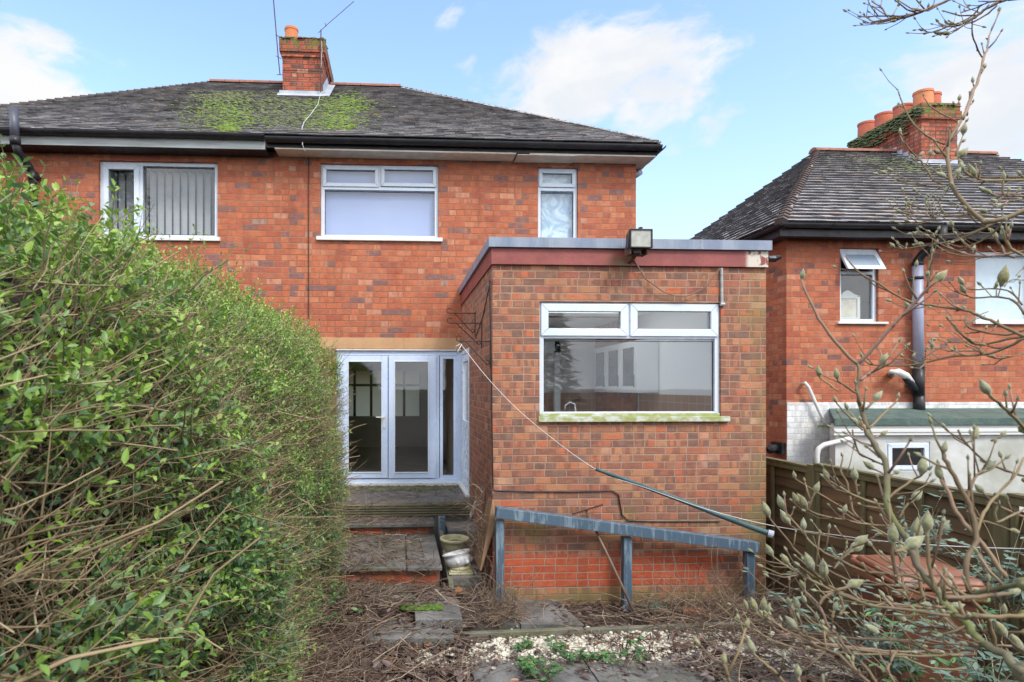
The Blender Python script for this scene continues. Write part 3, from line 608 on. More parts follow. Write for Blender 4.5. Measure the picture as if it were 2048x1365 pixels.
def ridge(parent, x0, x1, y, z, m='ridge', gaps=()):
    b = MB(); x = x0
    while x < x1:
        xe = min(x+.3, x1)
        if any(g[0] < (x+xe)/2 < g[1] for g in gaps):
            if b.V: b.go('ridge_tiles', m, parent); b = MB()
        else:
            n = 8; V = []
            for xx in (x+.004, xe-.004):
                for k in range(n+1):
                    a = math.pi*k/n; V.append((xx, y-math.cos(a)*.13, z+math.sin(a)*.09-.02+random.uniform(-.002, .002)))
            b.add(V, [(k, k+1, k+n+2, k+n+1) for k in range(n)]+[tuple(range(n+1)), tuple(range(n+1, 2*n+2))[::-1]])
        x += .3
    return b.go('ridge_tiles', m, parent)
for (ex_, rx_) in ((EX1, RX1), (EX0, RX0)):
    b = MB(); p0, p1 = Vector((ex_, EY0, ZE+.025)), Vector((rx_, YR, ZR+.03)); n = 42
    for k in range(n):
        a_, c_ = p0.lerp(p1, k/n), p0.lerp(p1, (k+1)/n); b.tube([a_+Vector((0, 0, .0)), c_+Vector((0, 0, -.012))], [.034, .028], 6, rv=random.random())
    b.go('hip_tiles', 'hip', roof)
ridge(roof, RX0-.05, RX1+.05, YR, ZR, gaps=[(-2.25, -1.4)])
# moss clumps on the slope
sl_ = (ZR-ZE)/(YR-EY0)
def blobs(n, fn, size, flat=.55, seed=1):
    r = np.random.default_rng(seed); V = []; Fc = []
    base = [Vector((0, 0, 1))]+[Vector((math.cos(k*math.pi/3), math.sin(k*math.pi/3), .35)) for k in range(6)]+[Vector((math.cos(k*math.pi/3+.4)*1.05, math.sin(k*math.pi/3+.4)*1.05, -.4)) for k in range(6)]
    fb = [(0, 1+k, 1+(k+1) % 6) for k in range(6)]+[(1+k, 7+k, 1+(k+1) % 6) for k in range(6)]+[(7+k, 7+(k+1) % 6, 1+(k+1) % 6) for k in range(6)]
    for i in range(n):
        p = fn(r)
        if p is None: continue
        s = size*r.uniform(.5, 1.5); a = r.uniform(0, 6.28); k = len(V); e = r.uniform(.7, 1.5)
        for v in base:
            q = v*s*(1+r.uniform(-.25, .25)); V.append((p[0]+(q.x*math.cos(a)-q.y*math.sin(a))*e, p[1]+(q.x*math.sin(a)+q.y*math.cos(a)), p[2]+q.z*flat))
        Fc += [tuple(j+k for j in f_) for f_ in fb]
    return V, Fc
def mossfn(cs):
    def f_(r):
        px, py, sx, sy = cs[r.integers(len(cs))]; x = r.normal(px, sx); y = r.normal(py, sy)
        if y > 268 or y < 186 or (560 < x < 652 and y < 200): return None
        A = ray(x, y); k = (EYE-ZE+sl_*EY0)/(sl_*A[1]-A[2]); p = (A[0]*k, A[1]*k, EYE+A[2]*k)
        d = (p[2]-ZE)/math.sin(math.atan(sl_)); fr_ = (d+.03) % .098
        if fr_ > .05 and r.random() < .75: return None
        return (p[0], p[1], p[2]+.03)
    return f_
V, Fc = blobs(2300, mossfn([(440, 226, 32, 14), (480, 235, 35, 13), (455, 262, 12, 6), (640, 215, 30, 16), (690, 222, 25, 20), (670, 250, 25, 10), (700, 210, 20, 10)]), .026, seed=2)
tag(mesh('moss', V, Fc, 'moss', roof, smooth=True), kind='stuff')
V, Fc = blobs(4200, mossfn([(430, 235, 50, 20), (520, 225, 60, 18), (600, 240, 50, 16), (680, 230, 40, 22), (450, 196, 30, 7), (560, 205, 50, 10)]), .025, seed=3)
tag(mesh('moss', V, Fc, 'mossdull', roof, smooth=True), kind='stuff')

# chimney: stack built of separate courses so its edges are ragged
def stack(parent, x0, x1, y0, y1, z0, z1, corbel, h=.082, name='chimney', seed=1):
    b = MB(); z = z0; r = random.Random(seed); i = 0
    while z < z1-.01:
        g = corbel(z1-z); j = lambda: r.uniform(-.004, .006)
        b.box(x0-g-j(), x1+g+j(), y0-g-j(), y1+g+j(), z, z+h-.003); b.box(x0-g+.008, x1+g-.008, y0-g+.008, y1+g-.008, z+h-.005, z+h+.001); z += h; i += 1
    return b.go(name, 'chimney_brick', parent)
cy0 = 11.3; cz = ZA(605, 80, cy0)
ch = stack(roof, -2.18, -1.445, cy0, cy0+1.35, 7.2, cz, lambda d: .055 if .07 < d < .30 else (.03 if d <= .07 else (.028 if d < .38 else 0)))
def pot(parent, x, y, z, r0, r1, h, m, rim=True):
    prof = [(r0*1.0, 0), (r0*.98, .04), (r1, h-.05), (r1*1.07, h-.045), (r1*1.07, h), (r1*.86, h), (r1*.84, h-.25)]
    b = MB(); b.lathe((x, y, z), prof, 28); return b.go('chimney_pot', m, parent, smooth=False)
pt = P(584, 75, 11.6); pot(roof, pt.x, 11.55, cz-.02, .125, .122, .36, 'pot')
pt = P(626, 75, 11.9); pot(roof, pt.x, 11.9, cz-.04, .085, .08, .17, 'lead')
V, Fc = blobs(420, lambda r: (r.uniform(-2.22, -1.41), r.uniform(cy0-.05, cy0+.3), cz+r.uniform(-.01, .015)), .035, .5, 5); tag(mesh('moss', V, Fc, 'mossdull', roof, smooth=True), kind='stuff')
zf = ZE+(cy0-EY0)*sl_
b = MB(); b.box(-2.24, -1.40, cy0-.012, cy0-.004, zf-.02, zf+.10); b.add([(-2.26, cy0-.17, zf-.17*sl_+.05), (-1.38, cy0-.17, zf-.17*sl_+.05), (-1.38, cy0-.003, zf+.055), (-2.26, cy0-.003, zf+.055)], [(0, 1, 2, 3)])
b.add([(-1.437, cy0-.02, zf-.02), (-1.437, cy0-.02, zf+.2), (-1.437, cy0+1., zf+.95), (-1.437, cy0+1., zf+.7)], [(0, 1, 2, 3)])
b.add([(-1.437, cy0-.15, zf-.05), (-1.30, cy0-.15, zf-.05), (-1.30, cy0+.95, zf+.72), (-1.437, cy0+.95, zf+.72)], [(0, 1, 2, 3)]); b.go('lead_flashing', 'lead', roof)

# eaves: gutter, fascia, soffit
def gutter(parent, pts, r=.058, m='black', joints=True, name='gutter'):
    b = MB(); pts = [Vector(p) for p in pts]; n = 10
    for a, c in zip(pts[:-1], pts[1:]):
        d = (c-a).normalized(); sd = d.cross(Vector((0, 0, 1))).normalized(); V = []
        for p in (a, c):
            for k in range(n+1):
                q = math.pi*k/n; V.append(p+sd*math.cos(q)*r-Vector((0, 0, 1))*math.sin(q)*r*1.05)
            for k in range(n, -1, -1):
                q = math.pi*k/n; V.append(p+sd*math.cos(q)*(r-.006)-Vector((0, 0, 1))*math.sin(q)*(r-.006)*1.05)
        N = 2*(n+1); b.add(V, [(k, (k+1) % N, N+(k+1) % N, N+k) for k in range(N)])
        if joints:
            L = (c-a).length; x = .8
            while x < L-.2:
                V = []
                for o in (0, .05):
                    for k in range(n+1):
                        q = math.pi*k/n; V.append(a+d*(x+o)+sd*math.cos(q)*(r+.006)-Vector((0, 0, 1))*math.sin(q)*(r+.006)*1.05)
                b.add(V, [(k, k+1, n+2+k, n+1+k) for k in range(n)]); x += 1.05+random.uniform(-.1, .2)
    return b.go(name, m, parent, smooth=False)
gy = EY0-.03; gzz = ZE-.012
xs_ = XA(530, gy)
gutter(house, [(EX0-.05, gy, gzz), (xs_, gy, gzz)]); gutter(house, [(xs_+.01, gy-.004, gzz-.035), (EX1+.03, gy-.004, gzz-.035)], r=.064)
gutter(house, [(EX1+.035, gy-.05, gzz-.04), (EX1+.035, EY1, gzz-.04)], r=.055)
b = MB(); b.box(EX0, xs_-.01, 8.712, 8.735, ZE-.192, ZE-.03); b.go('fascia', 'fascia_grey', house)
b = MB(); b.box(xs_, EX1, 8.71, 8.735, ZE-.165, ZE-.03); b.box(EX1-.03, EX1-.005, 8.736, EY1, ZE-.165, ZE-.03); b.go('fascia', 'black', house)
b = MB(); b.box(XA(550, 8.72), 1.7, 8.705, 8.998, ZE-.185, ZE-.166); b.box(1.9, EX1-.02, 8.704, 8.998, ZE-.185, ZE-.1665); b.box(1.72, 2.6, 8.70, 8.997, ZE-.197, ZE-.186); b.box(HX1+.002, EX1-.031, 8.999, EY1, ZE-.185, ZE-.167); b.go('soffit', 'cream', house)
b = MB(); b.box(EX0, xs_, 8.736, 8.998, ZE-.20, ZE-.18); b.go('soffit', 'black', house)
# side waste pipe
a = P(1275, 352, 9.3); b = MB(); b.tube([(HX1-.01, 9.25, a.z), (HX1+.10, 9.25, a.z+.0), (HX1+.17, 9.25, a.z+.05)], .055, 12); b.go('overflow_pipe', 'lead', house, smooth=True)

# aerials
def aerial(pts, label, extra=()):
    b = MB(); b.tube(pts, .011, 6)
    for e in extra: b.tube(e, .006, 5)
    return tag(b.go('aerial', 'iron'), label, 'aerial', 'aerials on the main chimney')
Ya = 11.2
aerial([P(560, 150, Ya), P(556, 110, Ya), P(546, -12, Ya)], 'thin straight aerial pole strapped to the left side of the mossy chimney', [[P(553, 150, Ya), P(566, 150, Ya)], [P(552, 112, Ya), P(562, 118, Ya)], [P(551, 70, Ya), P(560, 74, Ya+.1)]])
aerial([P(641, 185, Ya), P(641, 120, Ya), P(642, 60, Ya)], 'aerial with angled boom and cable on the right edge of the mossy chimney', [[P(637, 66, Ya), P(654, 50, Ya), P(708, 3, Ya)], [P(650, 46, Ya), P(652, 54, Ya)], [P(636, 118, Ya), P(650, 124, Ya)], [P(636, 135, Ya), P(652, 140, Ya)]])
def rz(px, py):
    A = ray(px, py); k = (EYE-ZE+sl_*EY0)/(sl_*A[1]-A[2]); return Vector((A[0]*k, A[1]*k, EYE+A[2]*k+.055))
b = MB(); b.tube([P(641, 62, Ya), P(644, 100, Ya), P(641, 150, Ya), P(640, 192, 11.2)]+[rz(*q) for q in ((636, 215), (622, 235), (608, 252), (604, 264))]+[P(605, 290, 8.58), P(610, 302, 8.62), P(617, 308, 8.97)], .0042, 5)
tag(b.go('aerial_cable', 'rope'), 'pale aerial cable trailing from the chimney down the mossy roof', 'cable')
b = MB(); b.tube([P(617, y_, 8.985) for y_ in (308, 400, 480, 560, 640)], .008, 5); tag(b.go('wall_cable', 'iron'), 'dark cable running straight down the brick wall left of the wide window', 'cable')
# pair's drain pipe at far left
b = MB(); Yp = 8.52; b.tube([P(27, 216, Yp), P(30, 282, Yp)], .058, 14); b.go('soil_pipe', 'pipe_dark', house, smooth=True)
b = MB(); b.tube([P(30, 275, Yp), P(31, 290, Yp)], .068, 14); b.tube([P(31, 286, Yp), P(36, 305, Yp+.05), P(58, 335, 8.85), P(66, 352, 8.9), P(68, 470, 8.9)], .056, 14); b.tube([P(66, 345, 8.9), P(67, 362, 8.9)], .068, 14); b.tube([P(68, 358, 8.9), P(82, 355, 8.97)], .03, 8); b.go('soil_pipe', 'black', house, smooth=True)

# ================================================================ EXTENSION
X0, X1 = XA(985, YE), XA(1532, YE); ZX = ZA(1250, 533, YE)
ext = thing('rear_extension', ((X0+X1)/2, 7.5, 0), 'flat-roofed single-storey brick rear extension with red fascia and grey roof edge', 'extension')
wE = rectpx((1079, 1442, 605, 834), YE)
wall('front_wall', X0, X1, -.12, ZX+.1, YE, .11, [wE], 'ext_brick', ext)
b = MB(); zd0 = ZA(930, 983, 8.5)
# side wall with door opening at the back
dy0 = 8.03
b.box(X0+.0005, X0+.11, YE+.1105, dy0, -.12, ZX+.1); zdt = 2.74; b.box(X0+.0005, X0+.11, dy0+.001, YH-.001, zdt, ZX+.1); b.box(X0+.0005, X0+.11, dy0+.001, YH-.001, -.12, .74); b.go('side_wall', 'ext_brick', ext); b = MB(); b.box(X1-.11, X1-.0005, YE+.1105, YH-.001, -.12, ZX+.1); b.go('side_wall', 'ext_brick', ext)
b = MB(); b.box(X0-.008, X0+.06, dy0+.002, dy0+.062, .742, zdt-.002); b.box(X0-.008, X0+.06, YH-.062, YH-.003, .742, zdt-.002); b.box(X0-.008, X0+.06, dy0+.063, YH-.063, zdt-.06, zdt-.003); b.box(X0-.008, X0+.06, dy0+.063, YH-.063, .742, .80); sdr = b.go('side_door_frame', 'upvc', ext, bevel=.004)
b = MB(); ya, yb = dy0+.066, YH-.066; b.box(X0+.0, X0+.05, ya, ya+.09, .804, zdt-.064); b.box(X0+.0, X0+.05, yb-.09, yb, .804, zdt-.064); b.box(X0+.001, X0+.05, ya+.09, yb-.09, .804, 1.0); b.box(X0+.001, X0+.05, ya+.09, yb-.09, zdt-.17, zdt-.064); b.box(X0+.001, X0+.05, ya+.09, yb-.09, 1.62, 1.72)
b.box(X0+.02, X0+.03, ya+.09, yb-.09, 1.0, 1.62); sd_ = b.go('side_door', 'upvc', ext, bevel=.004)
b = MB(); b.box(X0+.02, X0+.026, ya+.09, yb-.09, 1.72, zdt-.17); b.go('pane', 'glass', sd_)
b = MB(); b.box(X0-.055, X0-.0005, dy0-.06, YH-.052, .722, .762); b.go('door_sill', 'paintwhite', ext, bevel=.004)
# fascia and roof edge
fz0, fz1, gz1 = ZX, ZX+.165, ZX+.265; xl, xr = XA(977, YE-.04), XA(1541, YE-.04)
b = MB(); b.box(xl+.03, xr-.02, YE-.035, YE-.003, fz0, fz1); b.box(xl+.03, xl+.06, YE-.0025, YH-.002, fz0, fz1); b.box(xr-.05, xr-.02, YE-.0025, YH-.002, fz0, fz1); b.go('fascia', 'red', ext, bevel=.002)
b = MB(); rx0, rx1, ry0, ry1 = 1.25, 3.35, 6.75, 8.6; b.box(xl, xr, YE-.07, ry0, fz1+.002, gz1); b.box(xl, xr, ry1, YH-.003, fz1+.002, gz1); b.box(xl, rx0, ry0, ry1, fz1+.002, gz1-.0005); b.box(rx1, xr, ry0, ry1, fz1+.002, gz1-.0005); e = b.go('flat_roof', 'felt', ext)  # roof split round an opening added to bring sky light indoors
b = MB(); b.add([(rx0, ry0, gz1-.03), (rx1, ry0, gz1-.03), (rx1, ry1, gz1-.03), (rx0, ry1, gz1-.03)], [(0, 1, 2, 3)]); b.go('rooflight_pane', 'glass', ext)  # added rooflight, unseen from the camera, to brighten the kitchen
b = MB(); x = xl+.6
while x < xr-.3: b.box(x, x+.006, YE-.0735, YE+.03, fz1+.004, gz1+.003); x += random.uniform(.7, .9)
b.go('roof_edge_seams', 'lead', ext)
a = P(1545, 518, YE); b = MB(); b.tube([(a.x-.05, YE, a.z), (a.x+.03, YE, a.z-.0), (a.x+.07, YE-.03, a.z+.015)], [.03, .035, .02], 8); b.go('gutter_outlet', 'black', ext)
# kitchen window
zt = (ZA(1260, 668, YE)+ZA(1260, 678, YE))/2; E4 = lambda *a: rectpx(a, YE)
kw = window(ext, wE, YE, [E4(1087, 1431, 682, 826)], [(*E4(1083, 1257, 608, 672), .075), (*E4(1262, 1438, 608, 673), .075)], [(XA(1259.5, YE), .03, zt, wE[3]-.05)], [(zt, .045, wE[0]+.05, wE[1]-.05)],
            (XA(1076, YE), XA(1456, YE), wE[2]-.05, wE[2]+.004), label='wide kitchen window with two top vents', sillm='sill_mossy', rec=.03, fw=.05)
b = MB(); b.box(wE[0]+.003, wE[1]-.003, YE+.012, YE+.029, wE[2]+.006, wE[2]+.035); b.go('lower_frame_rail', 'sill_mossy', kw)
# kitchen
KX0, KX1 = X0+.13, X1-.13; kz0, kz1 = .76, 3.28
b = MB(); ky = 10.6; D2 = [(YE+.115, 8.06, kz0, kz1), (8.96, ky, kz0, kz1), (8.06, 8.96, 2.74, kz1)]
for (ya_, yb2, za_, zb_) in D2: b.add([(KX0, ya_, za_), (KX0, yb2, za_), (KX0, yb2, zb_), (KX0, ya_, zb_)], [(0, 1, 2, 3)])
b.add([(KX1, YE+.115, kz0), (KX1, ky, kz0), (KX1, ky, kz1), (KX1, YE+.115, kz1)], [(0, 1, 2, 3)]); b.add([(KX0, ky, kz0), (KX1, ky, kz0), (KX1, ky, kz1), (KX0, ky, kz1)], [(0, 1, 2, 3)]); [b.add([(xa_, ya_, kz1), (xb_, ya_, kz1), (xb_, yb2, kz1), (xa_, yb2, kz1)], [(0, 1, 2, 3)]) for (xa_, xb_, ya_, yb2) in ((KX0, KX1, YE+.115, 6.75), (KX0, KX1, 8.6, ky), (KX0, 1.25, 6.75, 8.6), (3.35, KX1, 6.75, 8.6))]; [b.add([(xa_, ya_, kz1), (xb_, yb2, kz1), (xb_, yb2, gz1), (xa_, ya_, gz1)], [(0, 1, 2, 3)]) for (xa_, ya_, xb_, yb2) in ((1.25, 6.75, 3.35, 6.75), (1.25, 8.6, 3.35, 8.6), (1.25, 6.75, 1.25, 8.6), (3.35, 6.75, 3.35, 8.6))]; b.go('kitchen_wall', 'room', ext)
b = MB(); b.add([(KX0, YE+.115, kz0), (KX1, YE+.115, kz0), (KX1, ky, kz0), (KX0, ky, kz0)], [(0, 1, 2, 3)]); b.go('kitchen_floor', 'cabinet', ext)
b = MB(); b.box(KX1-.012, KX1-.002, YE+.12, 8.95, 1.55, 2.10); b.box(KX0+.1, KX1-.02, 10.57, 10.59, 1.5, 2.1); b.box(KX0+.004, KX0+.014, YE+.12, 7.9, 1.5, 2.1); b.go('kitchen_wall_tiles', 'walltile', ext)
for k in range(3):
    y0 = 8.25+k*.62; b = MB(); b.box(KX1-.33, KX1-.013, y0, y0+.6, 2.12, 2.86); cb = b.go('wall_cabinet', 'cabinet', ext, bevel=.004)
    b = MB(); b.box(KX1-.337, KX1-.3315, y0+.10, y0+.50, 2.22, 2.77); b.go('glass_panel', 'cabglass', cb); b = MB(); b.tube([(KX1-.35, y0+.05, 2.2), (KX1-.35, y0+.05, 2.38)], .008, 6); b.go('handle', 'iron', cb)
b = MB(); b.box(KX0+.02, KX0+.62, 9.3, 9.9, kz0, 2.05); b.go('fridge', 'cabglass', ext); b = MB(); b.box(KX0+.9, KX0+1.0, 10.2, 10.3, kz0, 3.0); b.box(KX0+1.6, KX0+1.7, 10.2, 10.3, kz0, 3.0); b.box(KX0+.9, KX0+1.7, 10.2, 10.3, 2.8, 3.0); b.go('door_surround', 'cabinet', ext)
b = MB(); c = P(1140, 822, YE+.35); b.tube([c+Vector((.06, 0, -.2)), c+Vector((.06, 0, 0)), c+Vector((.05, 0, .07)), c+Vector((.0, 0, .09)), c+Vector((-.05, 0, .06)), c+Vector((-.06, 0, .0))], .010, 8); b.go('kitchen_tap', 'lead', ext, smooth=True)
b = MB(); b.box(KX0+.1, KX1-.02, YE+.13, YE+.7, 1.46, 1.50); b.go('worktop', 'cabinet', ext)
# cables and conduit on the extension
b = MB(); pts = [P(979, 560, YE-.01), P(982, 700, YE-.012), P(984, 850, YE-.012), P(986, 978, YE-.012), P(992, 982, YE-.012), P(1080, 984, YE-.012), P(1150, 984, YE-.012), P(1225, 982, YE-.012), P(1237, 990, YE-.012), P(1240, 1010, YE-.012), P(1244, 1030, YE-.012), P(1256, 1041, YE-.012), P(1300, 1043, YE-.012), P(1440, 1043, YE-.012)]
b.tube(pts, .0065, 6); b.tube([P(981, 562, YE-.012), (X0-.01, 6.6, 3.0), (X0-.01, 7.3, 2.8)], .006, 5); tag(b.go('black_cable', 'black'), 'black cable clipped down the extension corner and along its brick front', 'cable')
b = MB(); b.tube([P(1443, 537, YE-.02), P(1444, 609, YE-.02)], .014, 8); b.tube([P(1441, 609, YE-.02), P(1449, 609, YE-.02)], .018, 8); tag(b.go('conduit', 'fascia_grey'), 'short grey plastic conduit beside the top corner of the kitchen window', 'conduit')
b = MB(); b.tube([P(x_, y_, YE-.045) for (x_, y_) in ((1266, 518), (1272, 526), (1280, 540), (1290, 558), (1305, 568), (1318, 578), (1330, 586), (1350, 592), (1368, 594), (1382, 590), (1402, 580), (1420, 565), (1430, 550), (1440, 538))], .006, 6, rv=.5); tag(b.go('loose_cable', 'woodpole'), 'loose brown cable drooping from the floodlight to the conduit', 'cable')
# floodlight
fl = thing('floodlight', P(1268, 515, YE-.05), 'square floodlight with dark metal frame mounted on the red fascia', 'floodlight')
q = rectpx((1254, 1299, 462, 500), YE-.22); yb_, yf = YE-.20, YE-.30
def tiltbox(b, q, y0, y1, inset=0, tz=.03):
    x0, x1, z0, z1 = q[0]+inset, q[1]-inset, q[2]+inset, q[3]-inset
    b.add([(x0, y0+tz, z0), (x1, y0+tz, z0), (x1, y0-0, z1), (x0, y0-0, z1), (x0+.02, y1+tz, z0+.02), (x1-.02, y1+tz, z0+.02), (x1-.02, y1, z1-.02), (x0+.02, y1, z1-.02)], [(0, 1, 2, 3), (7, 6, 5, 4), (0, 4, 5, 1), (1, 5, 6, 2), (2, 6, 7, 3), (3, 7, 4, 0)])
b = MB(); tiltbox(b, q, yf+.02, yb_+.05); b.go('housing', 'black', fl, bevel=.004)
b = MB(); b_ = q; w = .014
for (x0, x1, z0, z1) in ((q[0], q[0]+w, q[2], q[3]), (q[1]-w, q[1], q[2], q[3]), (q[0]+w, q[1]-w, q[2], q[2]+w), (q[0]+w, q[1]-w, q[3]-w, q[3])): b.box(x0, x1, yf-.0, yf+.018, z0, z1)
b.box((q[0]+q[1])/2-.015, (q[0]+q[1])/2+.015, yf+.005, yf+.05, q[3]+.001, q[3]+.02); b.go('front_frame', 'black', fl, bevel=.003)
b = MB(); b.add([(q[0]+w, yf+.012, q[2]+w), (q[1]-w, yf+.012, q[2]+w), (q[1]-w, yf+.01, q[3]-w), (q[0]+w, yf+.01, q[3]-w)], [(0, 1, 2, 3)]); b.go('lens', 'lampglass', fl)
cx_ = (q[0]+q[1])/2-.01; b = MB(); b.box(cx_-.09, cx_-.08, YE-.27, YE-.12, q[2]-.05, q[2]+.04); b.box(cx_+.08, cx_+.09, YE-.27, YE-.12, q[2]-.05, q[2]+.04); b.box(cx_-.079, cx_+.079, YE-.2, YE-.14, q[2]-.05, q[2]-.04); b.tube([(cx_, YE-.16, q[2]-.045), (cx_, YE-.05, q[2]-.08), (cx_-.02, YE-.036, q[2]-.085)], .02, 8); b.go('bracket', 'rust', fl)
b = MB(); b.box(cx_-.045, cx_+.035, YE-.24, YE-.15, q[2]-.04, q[2]-.003); b.go('junction_box', 'black', fl, bevel=.004)
# hanging-basket brackets on the side wall
def bracket(ypx, Y, label, L=.30):
    z = ZA(930, ypx, Y); x = X0; b = MB()
    b.tube([(x-.008, Y, z+.02), (x-.008, Y, z-.28)], .006, 6); b.tube([(x-.008, Y, z), (x-L, Y, z)], .006, 6)
    b.tube([(x-L, Y, z)]+[(x-L+.03*math.cos(a)-.03, Y, z+.03+.03*math.sin(a)) for a in (-1.5, -2.5, -3.6, -4.7, -5.6)], .006, 6)
    b.tube([(x-L+.04, Y, z), (x-.04, Y, z-.24)]+[(x-.035+.022*math.cos(a), Y, z-.215+.022*math.sin(a)) for a in (-1.6, -.6, .5, 1.6, 2.6)], .006, 6)
    return tag(b.go('basket_bracket', 'iron'), label, 'bracket', 'brackets on the extension side wall')
bracket(627, 7.35, 'highest scrolled iron bracket on the extension side wall'); bracket(647, 6.75, 'scrolled iron bracket just below and in front of the highest one', .34); bracket(683, 6.1, 'lowest scrolled iron bracket, the one the washing line is tied to', .30)

# ================================================================ NEIGHBOUR HOUSE
YN = 9.0; NX0 = XA(1573, YN); NZ = 4.66; NX1 = 15.6
nb = thing('neighbour_house', (NX0+4, YN, 0), 'lower brick neighbour house with grey tiled roof and long mossy chimney', 'house')
n1 = rectpx((1680, 1757, 497, 645), YN); n2 = rectpx((1951, 2075, 503, 645), YN)
wall('wall', NX0, NX1, -.14, NZ-.1, YN, .11, [n1, n2], 'neighbour_brick', nb)
b = MB(); b.box(NX0+.0005, NX0+.11, YN+.1105, 15.8, -.14, NZ-.1); b.go('side_wall', 'neighbour_brick', nb); b = MB(); b.box(NX0+.12, NX1, 15.7, 15.8, -.14, NZ-.1); b.box(NX1-.11, NX1, YN+.1105, 15.69, -.14, NZ-.1); b.go('rear_wall', 'neighbour_brick', nb)
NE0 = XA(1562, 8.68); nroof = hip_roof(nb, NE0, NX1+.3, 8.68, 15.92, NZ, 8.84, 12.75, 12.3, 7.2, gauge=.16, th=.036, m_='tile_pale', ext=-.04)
ridge(nroof, 8.75, 12.8, 12.3, 7.22, gaps=[(10.5, 11.35)])
b = MB(); xh, yh, zh = NE0, 8.68, NZ; n = 34
for k in range(n):
    f0 = k/n; f1 = (k+1)/n; p0 = Vector((xh, yh, zh+.035)).lerp(Vector((8.84, 12.3, 7.235)), f0); p1 = Vector((xh, yh, zh+.035)).lerp(Vector((8.84, 12.3, 7.235)), f1); b.tube([p0-Vector((0, 0, .05)), p1+Vector((0, 0, -.06))], [.10, .085], 8)
b.go('hip_tiles', 'hip', nroof)
gutter(nb, [(NE0-.05, 8.64, NZ-.02), (NX1, 8.64, NZ-.02)], r=.06); gutter(nb, [(NE0-.03, 8.6, NZ-.03), (NE0-.03, 15.9, NZ-.03)], r=.055)
b = MB(); b.box(NE0, NX1, 8.705, 8.73, NZ-.19, NZ-.03); b.box(NE0+.005, NE0+.03, 8.731, 15.9, NZ-.19, NZ-.03); b.box(NE0+.03, NX1, 8.731, 8.998, NZ-.17, NZ-.15); b.box(NE0+.031, NX0-.001, 9.0, 15.9, NZ-.17, NZ-.151); b.go('fascia', 'black', nb)
b = MB(); x = NX0+.2
soldier(n1[0]-.2, n1[1]+.2, n1[3]+.005, n1[3]+.13, YN, nb).go('soldier_course', 'soldier', nb, rnd=True); soldier(n2[0]-.2, n2[1]+.2, n2[3]+.005, n2[3]+.13, YN, nb).go('soldier_course', 'soldier', nb, rnd=True)
# small window: fixed lower pane, opened top vent
N4 = lambda *a: rectpx(a, YN)
zt = ZA(1718, 545, YN)
nw = window(nb, n1, YN, [N4(1686, 1748, 549, 638)], [], [], [(zt, .05, n1[0]+.05, n1[1]-.05)], (XA(1673, YN), XA(1773, YN), n1[2]-.03, n1[2]+.004), label='small window with its top vent open')
v = MB(); zA, zB = n1[3]-.03, zt+.02; yo = -.20
def vent_part(xa, xb, ta, tb, y_off=0., th=.04):
    # ta,tb = fraction down the sash; the sash swings out at its bottom edge
    pt = lambda x, t_, o: (x, YN+.03+y_off+o+yo*t_, zA+(zB-zA)*t_)
    v.add([pt(xa, ta, 0), pt(xb, ta, 0), pt(xb, tb, 0), pt(xa, tb, 0), pt(xa, ta, th), pt(xb, ta, th), pt(xb, tb, th), pt(xa, tb, th)], [(0, 1, 2, 3), (7, 6, 5, 4), (0, 4, 5, 1), (1, 5, 6, 2), (2, 6, 7, 3), (3, 7, 4, 0)])
vent_part(n1[0]+.01, n1[0]+.075, 0, 1); vent_part(n1[1]-.075, n1[1]-.01, 0, 1); vent_part(n1[0]+.075, n1[1]-.075, 0, .22); vent_part(n1[0]+.075, n1[1]-.075, .8, 1.); v.go('open_vent', 'upvc', nw, bevel=.003)
v = MB(); vent_part(n1[0]+.07, n1[1]-.07, .2, .82, .015, .006); v.go('vent_pane', 'ventglass', nw)
room('bathroom', n1[0]-.3, n1[1]+.3, YN+.12, YN+2, n1[2]-.6, NZ-.12, 'dark', nb)
# mirror back standing on the sill inside
q = N4(1687, 1737, 588, 638); b = MB(); ring(b, q[0], q[1], q[2], q[3], .045, YN+.17, YN+.20); cxm = (q[0]+q[1])/2
arc = [(q[0]+(q[1]-q[0])*k/12, q[3]+.001+.07*math.exp(-((k-6)/2.6)**2)+.012*(1-abs(k-6)/6)) for k in range(13)]
b.add([(x, y, z) for y in (YN+.17, YN+.2) for (x, z) in [(q[1], q[3]-.02), (q[0], q[3]-.02)]+arc], [tuple(range(15)), tuple(range(29, 14, -1))]+[(k, k+1, 16+k, 15+k) for k in range(2, 14)])
mir = tag(b.go('mirror_frame', 'paintwhite'), 'white framed mirror with curved top seen in the neighbour small window', 'mirror'); b = MB(); b.box(q[0]+.045, q[1]-.045, YN+.185, YN+.195, q[2]+.045, q[3]-.045); b.go('backing_board', 'cream', mir)
nw2 = window(nb, n2, YN, [N4(1958, 2066, 514, 638)], [], [], [], (XA(1946, YN), XA(2080, YN), n2[2]-.035, n2[2]+.004), label='large window with pale net curtain')
b = MB(); b.box(n2[0]+.03, n2[1]-.03, YN+.125, YN+.13, n2[2]+.03, n2[3]-.03); b.go('net_curtain', 'net', nw2)
